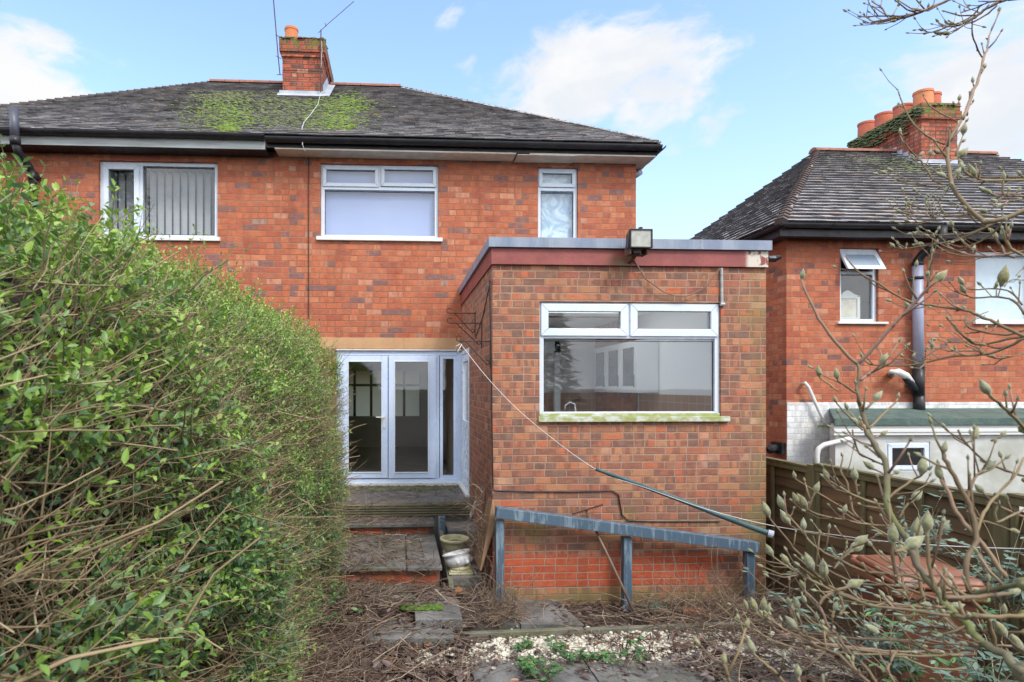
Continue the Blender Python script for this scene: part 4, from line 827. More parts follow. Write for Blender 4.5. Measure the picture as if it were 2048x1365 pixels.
# neighbour chimney
c0x, c1x, cy, czn = 10.55, 11.31, 11.6, ZA(1880, 212, 11.6)
nch = stack(nroof, c0x, c1x, cy, 13.5, 6.4, czn, lambda d: .05 if .12 < d < .34 else (.03 if d <= .12 else 0), seed=3)
for (px, py0, py1, Y, m) in ((1830, 183, 210, 11.75, 'pot'), (1799, 212, 240, 12.25, 'pot_red'), (1768, 228, 250, 12.75, 'pot_red'), (1738, 246, 268, 13.25, 'pot_red'), (1866, 190, 210, 12.0, 'pot_red')):
    a = P(px, py0, Y); x = c0x+.17 if px != 1866 else c0x+.57
    pot(nroof, x, Y, czn-.01, .175, .165, max(.28, a.z-czn), m)
V, Fc = blobs(1500, lambda r: (r.uniform(c0x-.05, c1x+.05), r.uniform(cy-.05, 13.55), czn+r.uniform(-.02, .02)) if r.random() < .5 else (c0x-.05+r.normal(0, .012), r.uniform(cy-.05, 13.5), czn-abs(r.normal(.0, .14))), .035, .6, 8); tag(mesh('moss', V, Fc, 'mossdull', nroof, smooth=True), kind='stuff')
zs = (7.2-NZ)/(12.3-8.68); zf = NZ+(cy-8.68)*zs
b = MB(); b.box(c0x-.06, c1x+.06, cy-.015, cy-.006, zf-.02, zf+.11); b.add([(c0x-.1, cy-.15, zf-.12+.04), (c1x+.1, cy-.15, zf-.12+.04), (c1x+.1, cy-.004, zf+.06), (c0x-.1, cy-.004, zf+.06)], [(0, 1, 2, 3)])
for k in range(5):
    y = cy+k*.15; z = zf+(y-cy)*zs; b.box(c0x-.02, c0x-.008, y, y+.16, z-.02, z+.18)
b.add([(c0x-.16, cy-.1, zf-.03), (c0x-.01, cy-.1, zf-.03), (c0x-.01, cy+.7, zf+.54), (c0x-.16, cy+.7, zf+.54)], [(0, 1, 2, 3)]); b.go('lead_flashing', 'lead', nroof)
def nmoss(r):
    y = r.uniform(9.6, 11.5); x = r.normal(9.9, .5) if r.random() < .6 else r.normal(8.6+(y-9)*.2, .8)
    if x < NE0+(y-8.68)*.86: return None
    return (x, max(y, 10.9+r.normal(0, .35)) if y < 11.6 else y, 0)
V, Fc = blobs(500, lambda r: (lambda x, y: (x, y, NZ+(y-8.68)*zs+.03))(r.normal(9.9, .55), r.uniform(10.9, 11.9)), .03, .5, 11); tag(mesh('moss', V, Fc, 'mossdull', nroof, smooth=True), kind='stuff')
# pipes
Yq = 8.9; b = MB(); b.tube([P(1835, 530, Yq), P(1837, 735, Yq)], .072, 16); b.go('soil_pipe', 'pipe_lav', nb, smooth=True)
b = MB(); b.tube([P(1885, 455, 8.62), P(1884, 478, 8.62), P(1868, 494, 8.7), P(1846, 508, 8.85), P(1835, 522, Yq), P(1835, 534, Yq)], .062, 14)
b.tube([P(1835, 524, Yq), P(1835, 532, Yq)], .078, 16); b.go('soil_pipe_bend', 'black', nb, smooth=True)
b = MB(); b.tube([P(1835, 554, Yq), P(1835, 560, Yq)], .078, 16); b.tube([P(1815, 559, Yq), P(1835, 559, Yq)], .02, 6); b.go('pipe_clip', 'black', nb, smooth=True)
b = MB(); b.tube([P(1837, 732, Yq), P(1837, 738, Yq)], .078, 16); b.tube([P(1837, 736, Yq), P(1837, 792, Yq)], .078, 16)
b.tube([P(1838, 788, Yq), P(1839, 834, Yq-.0)], .076, 16); b.tube([P(1832, 785, Yq), P(1822, 768, Yq-.05), P(1812, 755, Yq-.05)], .055, 14); b.go('soil_pipe', 'black', nb, smooth=True)
b = MB(); b.tube([P(1784, 748, YN), P(1784, 746, Yq-.1), P(1796, 744, Yq-.1), P(1812, 752, Yq-.06), P(1822, 766, Yq-.05)], [.05, .052, .052, .052, .05], 14); b.go('waste_pipe', 'paintwhite', nb, smooth=True)
# white painted brick area and lean-to
zw = ZA(1600, 805, YN); b = MB(); b.box(NX0+.002, NX1, YN-.014, YN-.001, -.14, zw); b.go('painted_brick', 'white_brick', nb)
lt = thing('lean_to', (9.5, 8.6, 0), 'white rendered lean-to with green felt roof against the neighbour house', 'lean-to')
LX = XA(1668, 8.3); LB = XA(1661, 8.985); zlt = ZA(1850, 817, 8.95); zlf = ZA(1850, 838, 8.25)
b = MB(); V = [(LX-.06, 8.22, zlf), (NX1, 8.22, zlf), (NX1, 8.985, zlt), (LB-.02, 8.985, zlt)]; b.add([(x, y, z-.06) for x, y, z in V]+V, [(3, 2, 1, 0), (4, 5, 6, 7), (0, 1, 5, 4), (1, 2, 6, 5), (2, 3, 7, 6), (3, 0, 4, 7)])
b.box(LX-.065, NX1, 8.2, 8.219, zlf-.09, zlf+.01); b.go('roof', 'felt_green', lt, bevel=.004)
wl = rectpx((1772, 1860, 884, 944), 8.3); wall('wall', LX+.02, NX1, -.14, zlf-.07, 8.3, .1, [wl], 'render', lt); b = MB(); b.beam((LX+.06, 8.402, zlf/2-.12), (LB+.06, 8.98, zlf/2-.12), .08, zlf+.02); b.go('side_wall', 'white_brick', lt)
b = MB(); b.box(LX-.045, NX1, 8.24, 8.2995, zlf-.235, zlf-.092); b.box(LX-.05, NX1, 8.225, 8.2395, zlf-.19, zlf-.15); b.go('fascia', 'paintwhite', lt, bevel=.004)
lw = window(lt, wl, 8.3, [], [(wl[0]+.03, wl[1]-.03, wl[2]+.03, wl[3]-.03, .06)], [], [], None, rec=.01); room('store_room', wl[0]-.3, wl[1]+.3, 8.41, 8.95, wl[2]-.5, zlf-.09, 'dark', lt)
V, Fc = blobs(160, lambda r: (r.uniform(LX+3., LX+5.), 8.2+r.uniform(-.01, .03), zlf+r.uniform(-.02, .02)), .02, .5, 9); tag(mesh('moss', V, Fc, 'moss', lt, smooth=True), kind='stuff')
b = MB(); b.tube([P(1702, 877, 8.25), P(1690, 880, 8.25), P(1648, 890, 8.3), P(1637, 897, 8.3), P(1634, 912, 8.3), P(1634, 960, 8.3)], .035, 10); b.go('waste_pipe', 'paintwhite', lt, smooth=True)
b = MB(); b.tube([P(1606, 768, YN-.02), P(1610, 766, YN-.1), P(1617, 775, YN-.1), P(1628, 800, YN-.1), P(1642, 830, YN-.1), P(1650, 845, YN-.1)], .026, 10); tag(b.go('overflow_pipe', 'paintwhite'), 'slanting dirty white overflow pipe above the fern', 'pipe')
b = MB(); c = P(1546, 905, 8.9); b.box(NX0-.06, NX0-.002, 9.02, 9.3, c.z-.05, c.z+.13); a = P(1548, 905, YN+.15); b.tube([(NX0-.06, 9.16, c.z+.03), (NX0-.16, 9.16, c.z+.02), (NX0-.2, 9.16, c.z)], [.07, .07, .05], 10); tag(b.go('vent_outlet', 'black'), 'black vent outlet on the neighbour flank wall above the fence', 'vent')

# ================================================================ leaf and twig generators (vectorised)
def unit(v): return v/np.maximum(np.linalg.norm(v, axis=-1, keepdims=True), 1e-9)
def leaves(P0, D, Nn, L, Wd, fold=.25, droop=.0):
    """8-vertex folded leaf each; returns V,F(list of quads array)"""
    n = len(P0); D = unit(D); Sd = unit(np.cross(D, Nn)); U = unit(np.cross(Sd, D)); L = L[:, None]; Wd = Wd[:, None]
    def at(a, s, u): return P0+D*L*a+Sd*Wd*s+U*(Wd*u-L*droop*a*a)
    V = np.stack([at(0, 0, 0), at(.33, -.5, fold), at(.33, 0, 0), at(.33, .5, fold), at(.7, -.38, fold), at(.7, 0, 0), at(.7, .38, fold), at(1., 0, 0)], 1).reshape(-1, 3)
    q = np.array([[0, 2, 1, 1], [0, 3, 2, 2], [1, 2, 5, 4], [2, 3, 6, 5], [4, 5, 7, 7], [5, 6, 7, 7]])
    T = np.array([[0, 2, 1], [0, 3, 2], [1, 2, 5], [1, 5, 4], [2, 3, 6], [2, 6, 5], [4, 5, 7], [5, 6, 7]])
    Fc = (np.arange(n)[:, None, None]*8+T[None]).reshape(-1, 3); return V, Fc, 8
def small_leaves(P0, D, Nn, L, Wd, fold=.2):
    n = len(P0); D = unit(D); Sd = unit(np.cross(D, Nn)); U = unit(np.cross(Sd, D)); L = L[:, None]; Wd = Wd[:, None]
    V = np.stack([P0, P0+D*L*.5-Sd*Wd*.5+U*Wd*fold, P0+D*L*.45, P0+D*L*.5+Sd*Wd*.5+U*Wd*fold, P0+D*L], 1).reshape(-1, 3)
    T = np.array([[0, 2, 1], [0, 3, 2], [1, 2, 4], [2, 3, 4]]); return V, (np.arange(n)[:, None, None]*5+T[None]).reshape(-1, 3), 4
def tubes(Q, Rr, n=3):
    """Q (N,K,3) polylines, Rr (N,K) radii -> quads"""
    N, K, _ = Q.shape; D = np.empty_like(Q); D[:, 1:-1] = Q[:, 2:]-Q[:, :-2]; D[:, 0] = Q[:, 1]-Q[:, 0]; D[:, -1] = Q[:, -1]-Q[:, -2]; D = unit(D)
    ref = np.where(np.abs(D[:, :, 2:3]) > .9, np.array([1., 0, 0]), np.array([0, 0, 1.])); A = unit(np.cross(D, ref)); B = np.cross(D, A)
    an = np.arange(n)*2*np.pi/n; V = Q[:, :, None]+(A[:, :, None]*np.cos(an)[None, None, :, None]+B[:, :, None]*np.sin(an)[None, None, :, None])*Rr[:, :, None, None]
    V = V.reshape(-1, 3); i = np.arange(N)[:, None, None]*K*n+np.arange(K-1)[None, :, None]*n; k = np.arange(n)[None, None]
    Fc = np.stack([i+k, i+(k+1) % n, i+n+(k+1) % n, i+n+k], -1).reshape(-1, 4); return V, Fc, (K-1)*n
def rdir(n, r=rng): return unit(r.normal(size=(n, 3)))
def curve(P0, D, L, K, bend, r=rng):
    D = unit(D); t_ = np.linspace(0, 1, K)[None, :, None]; B = rdir(len(P0), r)*bend; B2 = rdir(len(P0), r)*bend*.5
    return P0[:, None]+D[:, None]*L[:, None, None]*t_+B[:, None]*L[:, None, None]*t_**2+B2[:, None]*L[:, None, None]*np.sin(t_*6)*.4
def lf(name, m, parent, parts, rv=None):
    pass

# ================================================================ HEDGE
HP = np.array([(-.80, -.02), (-.74, .4), (-.68, 1.0), (-.67, 1.7), (-.74, 2.2), (-.90, 2.55), (-1.15, 2.79), (-1.55, 2.88), (-2.1, 2.88), (-2.7, 2.85)])
seg = np.linalg.norm(np.diff(HP, axis=0), axis=1); cum = np.concatenate([[0], np.cumsum(seg)]); TOT = cum[-1]
def hpt(s, y):
    x = np.interp(s, cum, HP[:, 0]); z = np.interp(s, cum, HP[:, 1])
    x2 = np.interp(s+.05, cum, HP[:, 0]); z2 = np.interp(s+.05, cum, HP[:, 1]); x1 = np.interp(s-.05, cum, HP[:, 0]); z1 = np.interp(s-.05, cum, HP[:, 1])
    tx, tz = x2-x1, z2-z1; ln = np.sqrt(tx**2+tz**2)+1e-9; nx, nz = tz/ln, -tx/ln
    b_ = .06*np.sin(y*2.3+s*1.7)+.05*np.sin(y*5.1+s*3.9+1)+.03*np.sin(y*9.7-s*8)+.03*np.sin(s*13+y*3)
    e = np.clip((y-6.75)/.6, 0, 1)**2*.28; z = z+np.clip((y-4.5)/3, 0, 1)*.05-np.clip(2.4-y, 0, 2)*.07*(z>1.5)
    x = x+nx*(b_-e)-np.clip((1.9-y)/1.4, 0, 1)*.05*0; z = z+nz*(b_-e); n0 = np.stack([nx, np.zeros_like(nx), nz], -1)
    return np.stack([x, y, z], -1), n0
hedge = thing('hedge', (-1.6, 4, 0), 'large overgrown green privet hedge with bare brown twigs filling the left side', 'hedge')
# dark twiggy heart
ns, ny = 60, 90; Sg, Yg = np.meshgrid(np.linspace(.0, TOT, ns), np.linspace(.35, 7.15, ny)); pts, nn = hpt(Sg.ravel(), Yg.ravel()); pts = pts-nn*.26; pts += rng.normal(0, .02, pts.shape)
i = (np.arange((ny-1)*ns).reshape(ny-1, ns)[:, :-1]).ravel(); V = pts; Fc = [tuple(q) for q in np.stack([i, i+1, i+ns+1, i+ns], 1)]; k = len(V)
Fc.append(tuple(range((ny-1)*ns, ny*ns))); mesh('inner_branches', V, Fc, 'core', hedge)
def sampl(n, s0, s1, y0, y1, yp=1.6):
    y = y0+(y1-y0)*rng.random(n)**yp; s = s0+(s1-s0)*rng.random(n); return s, y
# twigs
parts = []
def add_twigs(n, s0, s1, y0, y1, l0, l1, r0, r1, din, yp=1.5, K=4, up=.35, bend=.25, fw=.0):
    s, y = sampl(n, s0, s1, y0, y1, yp); p, nn = hpt(s, y); p = p-nn*rng.uniform(0, 1, (n, 1))*din
    d = nn*rng.uniform(.2, 1., (n, 1))+rng.normal(0, .42, (n, 3))+np.array([0, fw, up]); L = rng.uniform(l0, l1, n); rr = rng.uniform(r0, r1, n)
    Q = curve(p, d, L, K, bend); Rr = rr[:, None]*np.linspace(1, .55, K)[None]; return Q, Rr
tv = []
for a in [(8500, .0, 2.6, .45, 3.0, .10, .26, .0012, .0028, .30, 1.25), (6000, .0, 2.6, 2.4, 7.2, .10, .26, .0014, .003, .28, 1.), (2200, 2.5, 4.2, .45, 7.2, .05, .15, .0012, .0024, .15, 1.2), (300, .0, 2.0, .5, 6.9, .2, .40, .003, .006, .34, 1.3)]:
    tv.append(add_twigs(*a))
# a layer of long stems drawn along the face, all leaning forward and up
n = 4200; s, y = sampl(n, .05, 2.1, .45, 7.1, 1.2); p, nn = hpt(s, y); p = p-nn*rng.uniform(.05, .22, (n, 1)); d = np.array([.25, -.55, .42])+rng.normal(0, .28, (n, 3)); tv.append((curve(p, d, rng.uniform(.18, .45, n), 4, .16), rng.uniform(.0012, .0034, n)[:, None]*np.linspace(1, .5, 4)[None]))
Vs, Fs, Rs = [], [], []; o = 0
for Q, Rr in tv:
    V, Fc, per = tubes(Q, Rr, 4); Vs.append(V); Fs.append(Fc+o); o += len(V); Rs.append(np.repeat(np.clip(rng.beta(2, 2, len(Q)), 0, 1), per))
mesh('twigs', np.concatenate(Vs), np.concatenate(Fs), 'twig', hedge, rnd=np.concatenate(Rs), smooth=True)
# leaves: clustered on shoots
def add_leaves(n, s0, s1, y0, y1, yp, L0, L1, din, bright, cl=.06, k=6, keep=0.):
    m = n//k; s, y = sampl(m, s0, s1, y0, y1, yp); p, nn = hpt(s, y)
    if keep:
        f_ = np.sin(p[:, 1]*3.1+p[:, 2]*4.3)+np.sin(p[:, 1]*7.3-p[:, 2]*5.1)+np.sin(p[:, 2]*11+p[:, 1]*2)*.6+rng.normal(0, .7, m); ok = f_ > keep; p, nn = p[ok], nn[ok]; m = len(p)
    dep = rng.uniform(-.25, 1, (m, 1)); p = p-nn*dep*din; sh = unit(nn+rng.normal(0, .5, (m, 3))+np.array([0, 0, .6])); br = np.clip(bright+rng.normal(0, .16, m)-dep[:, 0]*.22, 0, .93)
    tt = np.linspace(-.5, 1, k); pos = (p[:, None]+sh[:, None]*(tt*cl)[None, :, None]).reshape(-1, 3)+rng.normal(0, .004, (m*k, 3)); N = m*k
    side = unit(np.cross(np.repeat(sh, k, 0), rng.normal(size=(N, 3)))); d = side+np.repeat(sh, k, 0)*rng.uniform(.2, 1.1, (N, 1)); up = unit(np.array([0, 0, 1.])+np.repeat(nn, k, 0)*.6+rng.normal(0, .5, (N, 3)))
    L = rng.uniform(L0, L1, N); rv = np.clip(np.repeat(br, k)+rng.normal(0, .07, N), 0, .94); rv = np.where(rng.random(N) < .018, rng.uniform(.95, 1, N), rv); return pos, d, up, L, rv
LV, LF, LR = [], [], []; o = 0
def push(a, big, wr=.42):
    global o
    pos, d, up, L, rv = a; V, Fc, per = (leaves if big else small_leaves)(pos, d, up, L, L*rng.uniform(wr, wr+.14, len(L))); LV.append(V); LF.append(Fc+o); o += len(V); LR.append(np.repeat(rv, per))
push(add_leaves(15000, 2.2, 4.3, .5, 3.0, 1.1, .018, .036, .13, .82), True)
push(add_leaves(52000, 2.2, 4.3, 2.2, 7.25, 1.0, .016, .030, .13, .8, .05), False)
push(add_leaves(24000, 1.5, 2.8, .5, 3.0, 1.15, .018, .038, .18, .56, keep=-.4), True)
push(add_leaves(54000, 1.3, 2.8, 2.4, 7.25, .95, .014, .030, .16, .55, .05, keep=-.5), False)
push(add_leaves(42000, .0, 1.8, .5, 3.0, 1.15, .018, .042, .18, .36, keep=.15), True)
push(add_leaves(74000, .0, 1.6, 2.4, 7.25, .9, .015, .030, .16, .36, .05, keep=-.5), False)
# leafy sprigs: leaves in opposite pairs joined to their own shoot, breaking the outline
SV, SF, SR = [], [], []; so_ = 0
for (n, s0, s1, y0, y1, L0, L1, lf0, lf1, br) in ((520, .1, 4.0, .6, 3.2, .12, .26, .018, .034, .6), (900, .1, 4.0, 3.0, 7.2, .10, .26, .015, .030, .6)):
    s, y = sampl(n, s0, s1, y0, y1, 1.); p, nn = hpt(s, y); p = p-nn*.06; d = unit(nn*.8+rng.normal(0, .35, (n, 3))+np.array([0, -.1, .55])); Q = curve(p, d, rng.uniform(L0, L1, n), 8, .3)
    V, Fc, per = tubes(Q, np.full((n, 1), .0016)*np.linspace(1, .5, 8)[None], 4); SV.append(V); SF.append(Fc+so_); so_ += len(V); SR.append(np.repeat(rng.uniform(.3, .9, n), per))
    bb = np.repeat(np.clip(br+.1*(s > 2.3)+rng.normal(0, .13, n), .2, .93), 14); T_ = unit(Q[:, 1:]-Q[:, :-1]); pos = np.repeat(Q[:, 1:], 2, 1).reshape(-1, 3); tt_ = np.repeat(T_, 2, 1).reshape(-1, 3); ax = np.tile(np.repeat(np.array([0., 1.57]*4)[:7], 2), n)+np.repeat(rng.uniform(0, 3, n), 14); sg = np.tile([1., -1.], 7*n)
    o1 = unit(np.cross(tt_, np.array([.3, .2, 1.]))); o2 = np.cross(tt_, o1); sd_ = (o1*np.cos(ax)[:, None]+o2*np.sin(ax)[:, None])*sg[:, None]; push((pos, sd_+tt_*.7, np.array([0, 0, 1.])+tt_*.2+rng.normal(0, .25, sd_.shape), rng.uniform(lf0, lf1, len(pos)), bb), True, .4)
mesh('sprigs', np.concatenate(SV), np.concatenate(SF), 'twig', hedge, rnd=np.concatenate(SR))
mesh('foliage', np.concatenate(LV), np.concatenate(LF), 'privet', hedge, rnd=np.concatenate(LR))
# ================================================================ GROUND LITTER
def stems(name, n, fn, l0, l1, r0, r1, m='straw', tilt=.12, bend=.3, K=4, label=None, cat=None, kind='stuff', parent=None, lift=.02, rr=None, sides=3):
    n = int(n*.6); r0 *= 1.5; r1 *= 1.7; r = rr or rng; p = fn(n, r); n = len(p); a = r.uniform(0, 2*np.pi, n); d = np.stack([np.cos(a), np.sin(a), r.normal(0, tilt, n)], -1); L = r.uniform(l0, l1, n); p = p+np.stack([0*a, 0*a, r.uniform(0, lift, n)], -1)
    Q = curve(p-d*L[:, None]*.5, d, L, K, bend, r); fl_ = p[:, 2][:, None]-.01; Q[:, :, 2] = np.maximum(Q[:, :, 2], fl_)
    V, Fc, per = tubes(Q, r.uniform(r0, r1, n)[:, None]*np.linspace(1, .6, K)[None], sides); return V, Fc, np.repeat(r.beta(1.0, 1.3, n), per)
def region(px0, px1, py0, py1, zf, dens=None):
    def f_(n, r):
        out = []
        x = r.uniform(px0, px1, n); y = r.uniform(py0, py1, n)
        for a, b_ in zip(x, y): q = PG(a, b_, zf); out.append((q.x, q.y, q.z))
        q = np.array(out); return q if dens is None else q[dens(q, r)]
    return f_
def gzs(q): return np.array([gz(np.array(a[0]), np.array(a[1])) for a in q])
def box_region(x0, x1, y0, y1, z): return lambda n, r: np.stack([r.uniform(x0, x1, n), r.uniform(y0, y1, n), np.full(n, z)], -1)
allV, allF, allR = [], [], []
def acc(t3, reset=False):
    global allV, allF, allR
    if reset: allV, allF, allR = [], [], []
    off = sum(len(v) for v in allV); allV.append(t3[0]); allF.append(t3[1]+off); allR.append(t3[2])
zb = .03
def left_bed(n, r):
    x = -.85+1.4*r.random(n)**1.35; y = r.uniform(3.0, 5.9, n); z = gz(x, y)+.01; return np.stack([x, y, z], -1)
def steps_low(n, r):
    x = r.uniform(-1.1, .35, n); x = -1.1+(x+1.1)*r.random(n)**.5*1.0; y = r.uniform(5.3, 6.1, n); return np.stack([x, y, np.full(n, .225)], -1)
acc(stems('s', 3200, left_bed, .08, .34, .0012, .0026, lift=.07), True); acc(stems('s', 700, left_bed, .3, .75, .0014, .0028, tilt=.3, lift=.12, bend=.2)); acc(stems('s', 1500, steps_low, .08, .35, .0012, .0024, lift=.05))
def tread2(n, r):
    x = -1.15+1.4*r.random(n)**1.6; y = r.uniform(6.0, 7.3, n); return np.stack([x, y, np.full(n, .415)], -1)
acc(stems('s', 1100, tread2, .08, .36, .0012, .0024, lift=.035)); acc(stems('s', 260, box_region(-.9, .35, 5.98, 6.12, .36), .1, .3, .0012, .0024, tilt=.9, lift=.05))
acc(stems('s', 420, box_region(-1., .4, 7.25, 7.66, .55), .1, .3, .0012, .0022)); acc(stems('s', 450, box_region(-1., .9, 7.7, 8.9, .73), .05, .3, .0012, .0022, lift=.01)); acc(stems('s', 300, box_region(-.9, .9, 8.78, 8.95, .73), .03, .15, .001, .002, lift=.02))
acc(stems('s', 160, box_region(-.9, .85, 7.6, 7.68, .68), .1, .3, .001, .002, tilt=.8))
acc(stems('s', 260, box_region(.9, 2.9, 3.3, 4.9, .03), .04, .25, .001, .0022, lift=.02)); acc(stems('s', 900, box_region(.2, 3.2, 4.5, 5.2, .03), .04, .22, .001, .0022, lift=.04)); acc(stems('s', 700, box_region(1.4, 3.6, 5.25, 5.95, .02), .06, .35, .001, .0024, lift=.05)); acc(stems('s', 1900, box_region(2.3, 3.9, 3.9, 5.9, .02), .08, .45, .0012, .0024, lift=.09, tilt=.25))
acc(stems('s', 600, box_region(.62, 1.15, 5.3, 6.0, .07), .08, .35, .0012, .0022, lift=.06))
acc(stems('s', 500, left_bed, .15, .5, .0014, .0026, tilt=.8, lift=.1, bend=.4)); acc(stems('s', 1500, lambda n, r: np.stack([r.uniform(-.9, -.2, n), r.uniform(3.4, 5.8, n), r.uniform(0, .25, n)], -1), .1, .4, .0012, .0024, tilt=.5, lift=.1, bend=.4))
tag(mesh('dry_stems', np.concatenate(allV), np.concatenate(allF), 'straw', rnd=np.concatenate(allR)), 'mat of dry straw-coloured stems over the steps and beds', 'dead stems', kind='stuff')
# dead leaves
def deadl(n, fn, l0, l1):
    p = fn(n, rng); n = len(p); a = rng.uniform(0, 6.28, n); d = np.stack([np.cos(a), np.sin(a), rng.normal(0, .25, n)], -1); nn = unit(np.stack([rng.normal(0, .35, n), rng.normal(0, .35, n), np.ones(n)], -1)); L = rng.uniform(l0, l1, n)
    p = p+np.stack([0*a, 0*a, rng.uniform(.005, .05, n)], -1); V, Fc, per = leaves(p, d, nn, L, L*rng.uniform(.35, .55, n), rng.uniform(.1, .4), rng.uniform(-.15, .2)); return V, Fc, np.repeat(rng.beta(1.5, 1.8, n), per)
acc(deadl(3600, left_bed, .05, .14), True); acc(deadl(200, steps_low, .04, .1)); acc(deadl(120, tread2, .04, .08)); acc(deadl(420, box_region(.2, 3.4, 4.4, 5.15, .03), .03, .09)); acc(deadl(380, box_region(1.4, 3.6, 5.25, 5.95, .02), .03, .08)); acc(deadl(900, box_region(2.2, 3.95, 2.8, 5.0, .02), .05, .13)); acc(deadl(230, box_region(.4, 3., 2.6, 4.6, .03), .03, .1)); acc(deadl(70, box_region(-.8, .85, 7.75, 8.9, .735), .02, .06))
tag(mesh('dead_leaves', np.concatenate(allV), np.concatenate(allF), 'dead', rnd=np.concatenate(allR)), 'dark wet dead leaves scattered over the beds and slabs', 'dead leaves', kind='stuff')
# gravel
def pebbles(n, fn, s0, s1):
    p = fn(n, rng); n = len(p); ph = (1+5**.5)/2; ic = unit(np.array([(-1, ph, 0), (1, ph, 0), (-1, -ph, 0), (1, -ph, 0), (0, -1, ph), (0, 1, ph), (0, -1, -ph), (0, 1, -ph), (ph, 0, -1), (ph, 0, 1), (-ph, 0, -1), (-ph, 0, 1)], float))
    T = np.array([(0, 11, 5), (0, 5, 1), (0, 1, 7), (0, 7, 10), (0, 10, 11), (1, 5, 9), (5, 11, 4), (11, 10, 2), (10, 7, 6), (7, 1, 8), (3, 9, 4), (3, 4, 2), (3, 2, 6), (3, 6, 8), (3, 8, 9), (4, 9, 5), (2, 4, 11), (6, 2, 10), (8, 6, 7), (9, 8, 1)])
    s = rng.uniform(s0, s1, (n, 1, 1))*np.stack([rng.uniform(.8, 1.3, n), rng.uniform(.7, 1.1, n), rng.uniform(.5, .8, n)], -1)[:, None]; V = ic[None]*s*rng.uniform(.88, 1.1, (n, 12, 1)); a = rng.uniform(0, 6.28, n); c, s_ = np.cos(a)[:, None], np.sin(a)[:, None]
    V = np.stack([V[:, :, 0]*c-V[:, :, 1]*s_, V[:, :, 0]*s_+V[:, :, 1]*c, V[:, :, 2]], -1)+p[:, None]; return V.reshape(-1, 3), (np.arange(n)[:, None, None]*12+T[None]).reshape(-1, 3), np.repeat(rng.beta(2.2, 2, n), 20)
def gravel(n, r):
    x = r.uniform(.1, 3.45, n); y = r.normal(4.98, .12, n)-np.clip(x-2.5, 0, 1)*r.random(n)*.9; k = np.sin(x*7)+np.sin(x*17+y*9)*.7+np.sin(y*21+x*3)*.5+r.normal(0, .8, n); ok = (k > -1.3)
    return np.stack([x, y, r.uniform(0, .03, n)+.01], -1)[ok]
V, Fc, rv = pebbles(7000, gravel, .011, .024); tag(mesh('gravel', V, Fc, 'pebble', rnd=rv, smooth=True), 'strip of cream and white pebbles between the kerb and the slabs', 'gravel', kind='stuff')
# moss strip on lower slab and on landing
V, Fc = blobs(900, lambda r: (lambda a: (a.x, a.y, a.z))(PG(r.uniform(802, 884), 1215+r.normal(0, 2.2), .2)), .010, .7, 21); tag(mesh('moss', V, Fc, 'mossgreen', smooth=True), 'bright green strip of moss in the slab joint at the foot of the steps', 'moss', kind='stuff')
V, Fc = blobs(700, lambda r: (r.uniform(-.45, .35) if r.random() < .7 else r.uniform(-.8, .8), 8.75+r.normal(0, .06), .725), .03, .3, 22); tag(mesh('moss', V, Fc, 'mossdull', smooth=True), 'dull green moss along the landing in front of the white door', 'moss', kind='stuff')

# ================================================================ OBJECTS ROUND THE STEPS
yb = 5.86
hr = thing('handrail', (XA(1250, yb), yb, 0), 'low sloping blue painted timber handrail on three posts before the extension', 'handrail')
b = MB(); b.beam(P(991, 1024, yb-.03), P(1513, 1094, yb-.03), .10, .105, up=(0, 0, 1)); b.go('rail', 'blue', hr, bevel=.006)
for (px, pt, pb) in ((999, 1034, 1184), (1253, 1068, 1226), (1498, 1098, 1206)):
    a = P(px, pt, yb); c = P(px, pb, yb); b = MB(); b.box(a.x-.042, a.x+.042, yb-.04, yb+.045, min(c.z, .02), a.z-.03); b.go('post', 'blue', hr, bevel=.005)
a = P(883, 1035, 7.28); b = MB(); b.box(a.x-.04, a.x+.045, 7.24, 7.32, .38, a.z+.01); tag(b.go('short_post', 'blue', bevel=.004), 'short blue painted timber post beside the steps above the cream bowl', 'post')
# block for the pots
b = MB(); b.box(XA(901, 6.1), XA(966, 6.1), 6.1, 6.5, -.02, ZA(930, 1143, 6.25)-.001); tag(b.go('concrete_block', 'slab', bevel=.02), 'dark mossy concrete block under the white broken planter', 'block')
bz = ZA(930, 1143, 6.25)-.0; c = P(919, 1140, 6.25)
from mathutils import Matrix
tl_ = Matrix.Rotation(R(-13), 3, 'Y') @ Matrix.Rotation(R(-9), 3, 'X')
pl = thing('planter', (c.x, 6.25, bz), 'white moulded broken planter lying on its stacked square base', 'planter')
b = MB(); b.lathe((c.x, 6.25, bz+.05), [(.02, 0), (.07, .0), (.115, .025), (.14, .06), (.138, .10), (.125, .125), (.15, .14), (.152, .15), (.12, .148), (.10, .08)], 26, tilt=tl_)
for k in range(7):
    an = k/7*6.28; p = Vector((c.x+.112*math.cos(an), 6.25+.112*math.sin(an), bz+.125)); b.lathe(p, [(0, .028), (.024, .016), (.028, 0), (.016, -.024), (0, -.03)], 8)
b.go('bowl', 'white_pot', pl, smooth=True)
b = MB(); b.box(c.x-.12, c.x+.13, 6.12, 6.38, bz+.002, bz+.022); b.box(c.x-.105, c.x+.115, 6.135, 6.365, bz+.024, bz+.038); b.lathe((c.x, 6.25, bz+.04), [(.11, 0), (.115, .015), (.09, .03), (.0, .03)], 20); b.go('plinth', 'cream_pot', pl, bevel=.004)
c2 = P(909, 1078, 6.75); z2 = ZA(909, 1104, 6.75)
bw = thing('planter', (c2.x, 6.75, z2), 'round cream glazed bowl planter with wide rim, standing above the white one', 'planter')
b = MB(); b.lathe((c2.x, 6.75, z2-.03), [(.08, 0), (.10, .01), (.125, .05), (.145, .11), (.15, .15), (.165, .16), (.17, .175), (.165, .19), (.145, .19), (.14, .16), (.125, .13), (.0, .12)], 28); b.go('bowl', 'cream_pot', bw, smooth=True)
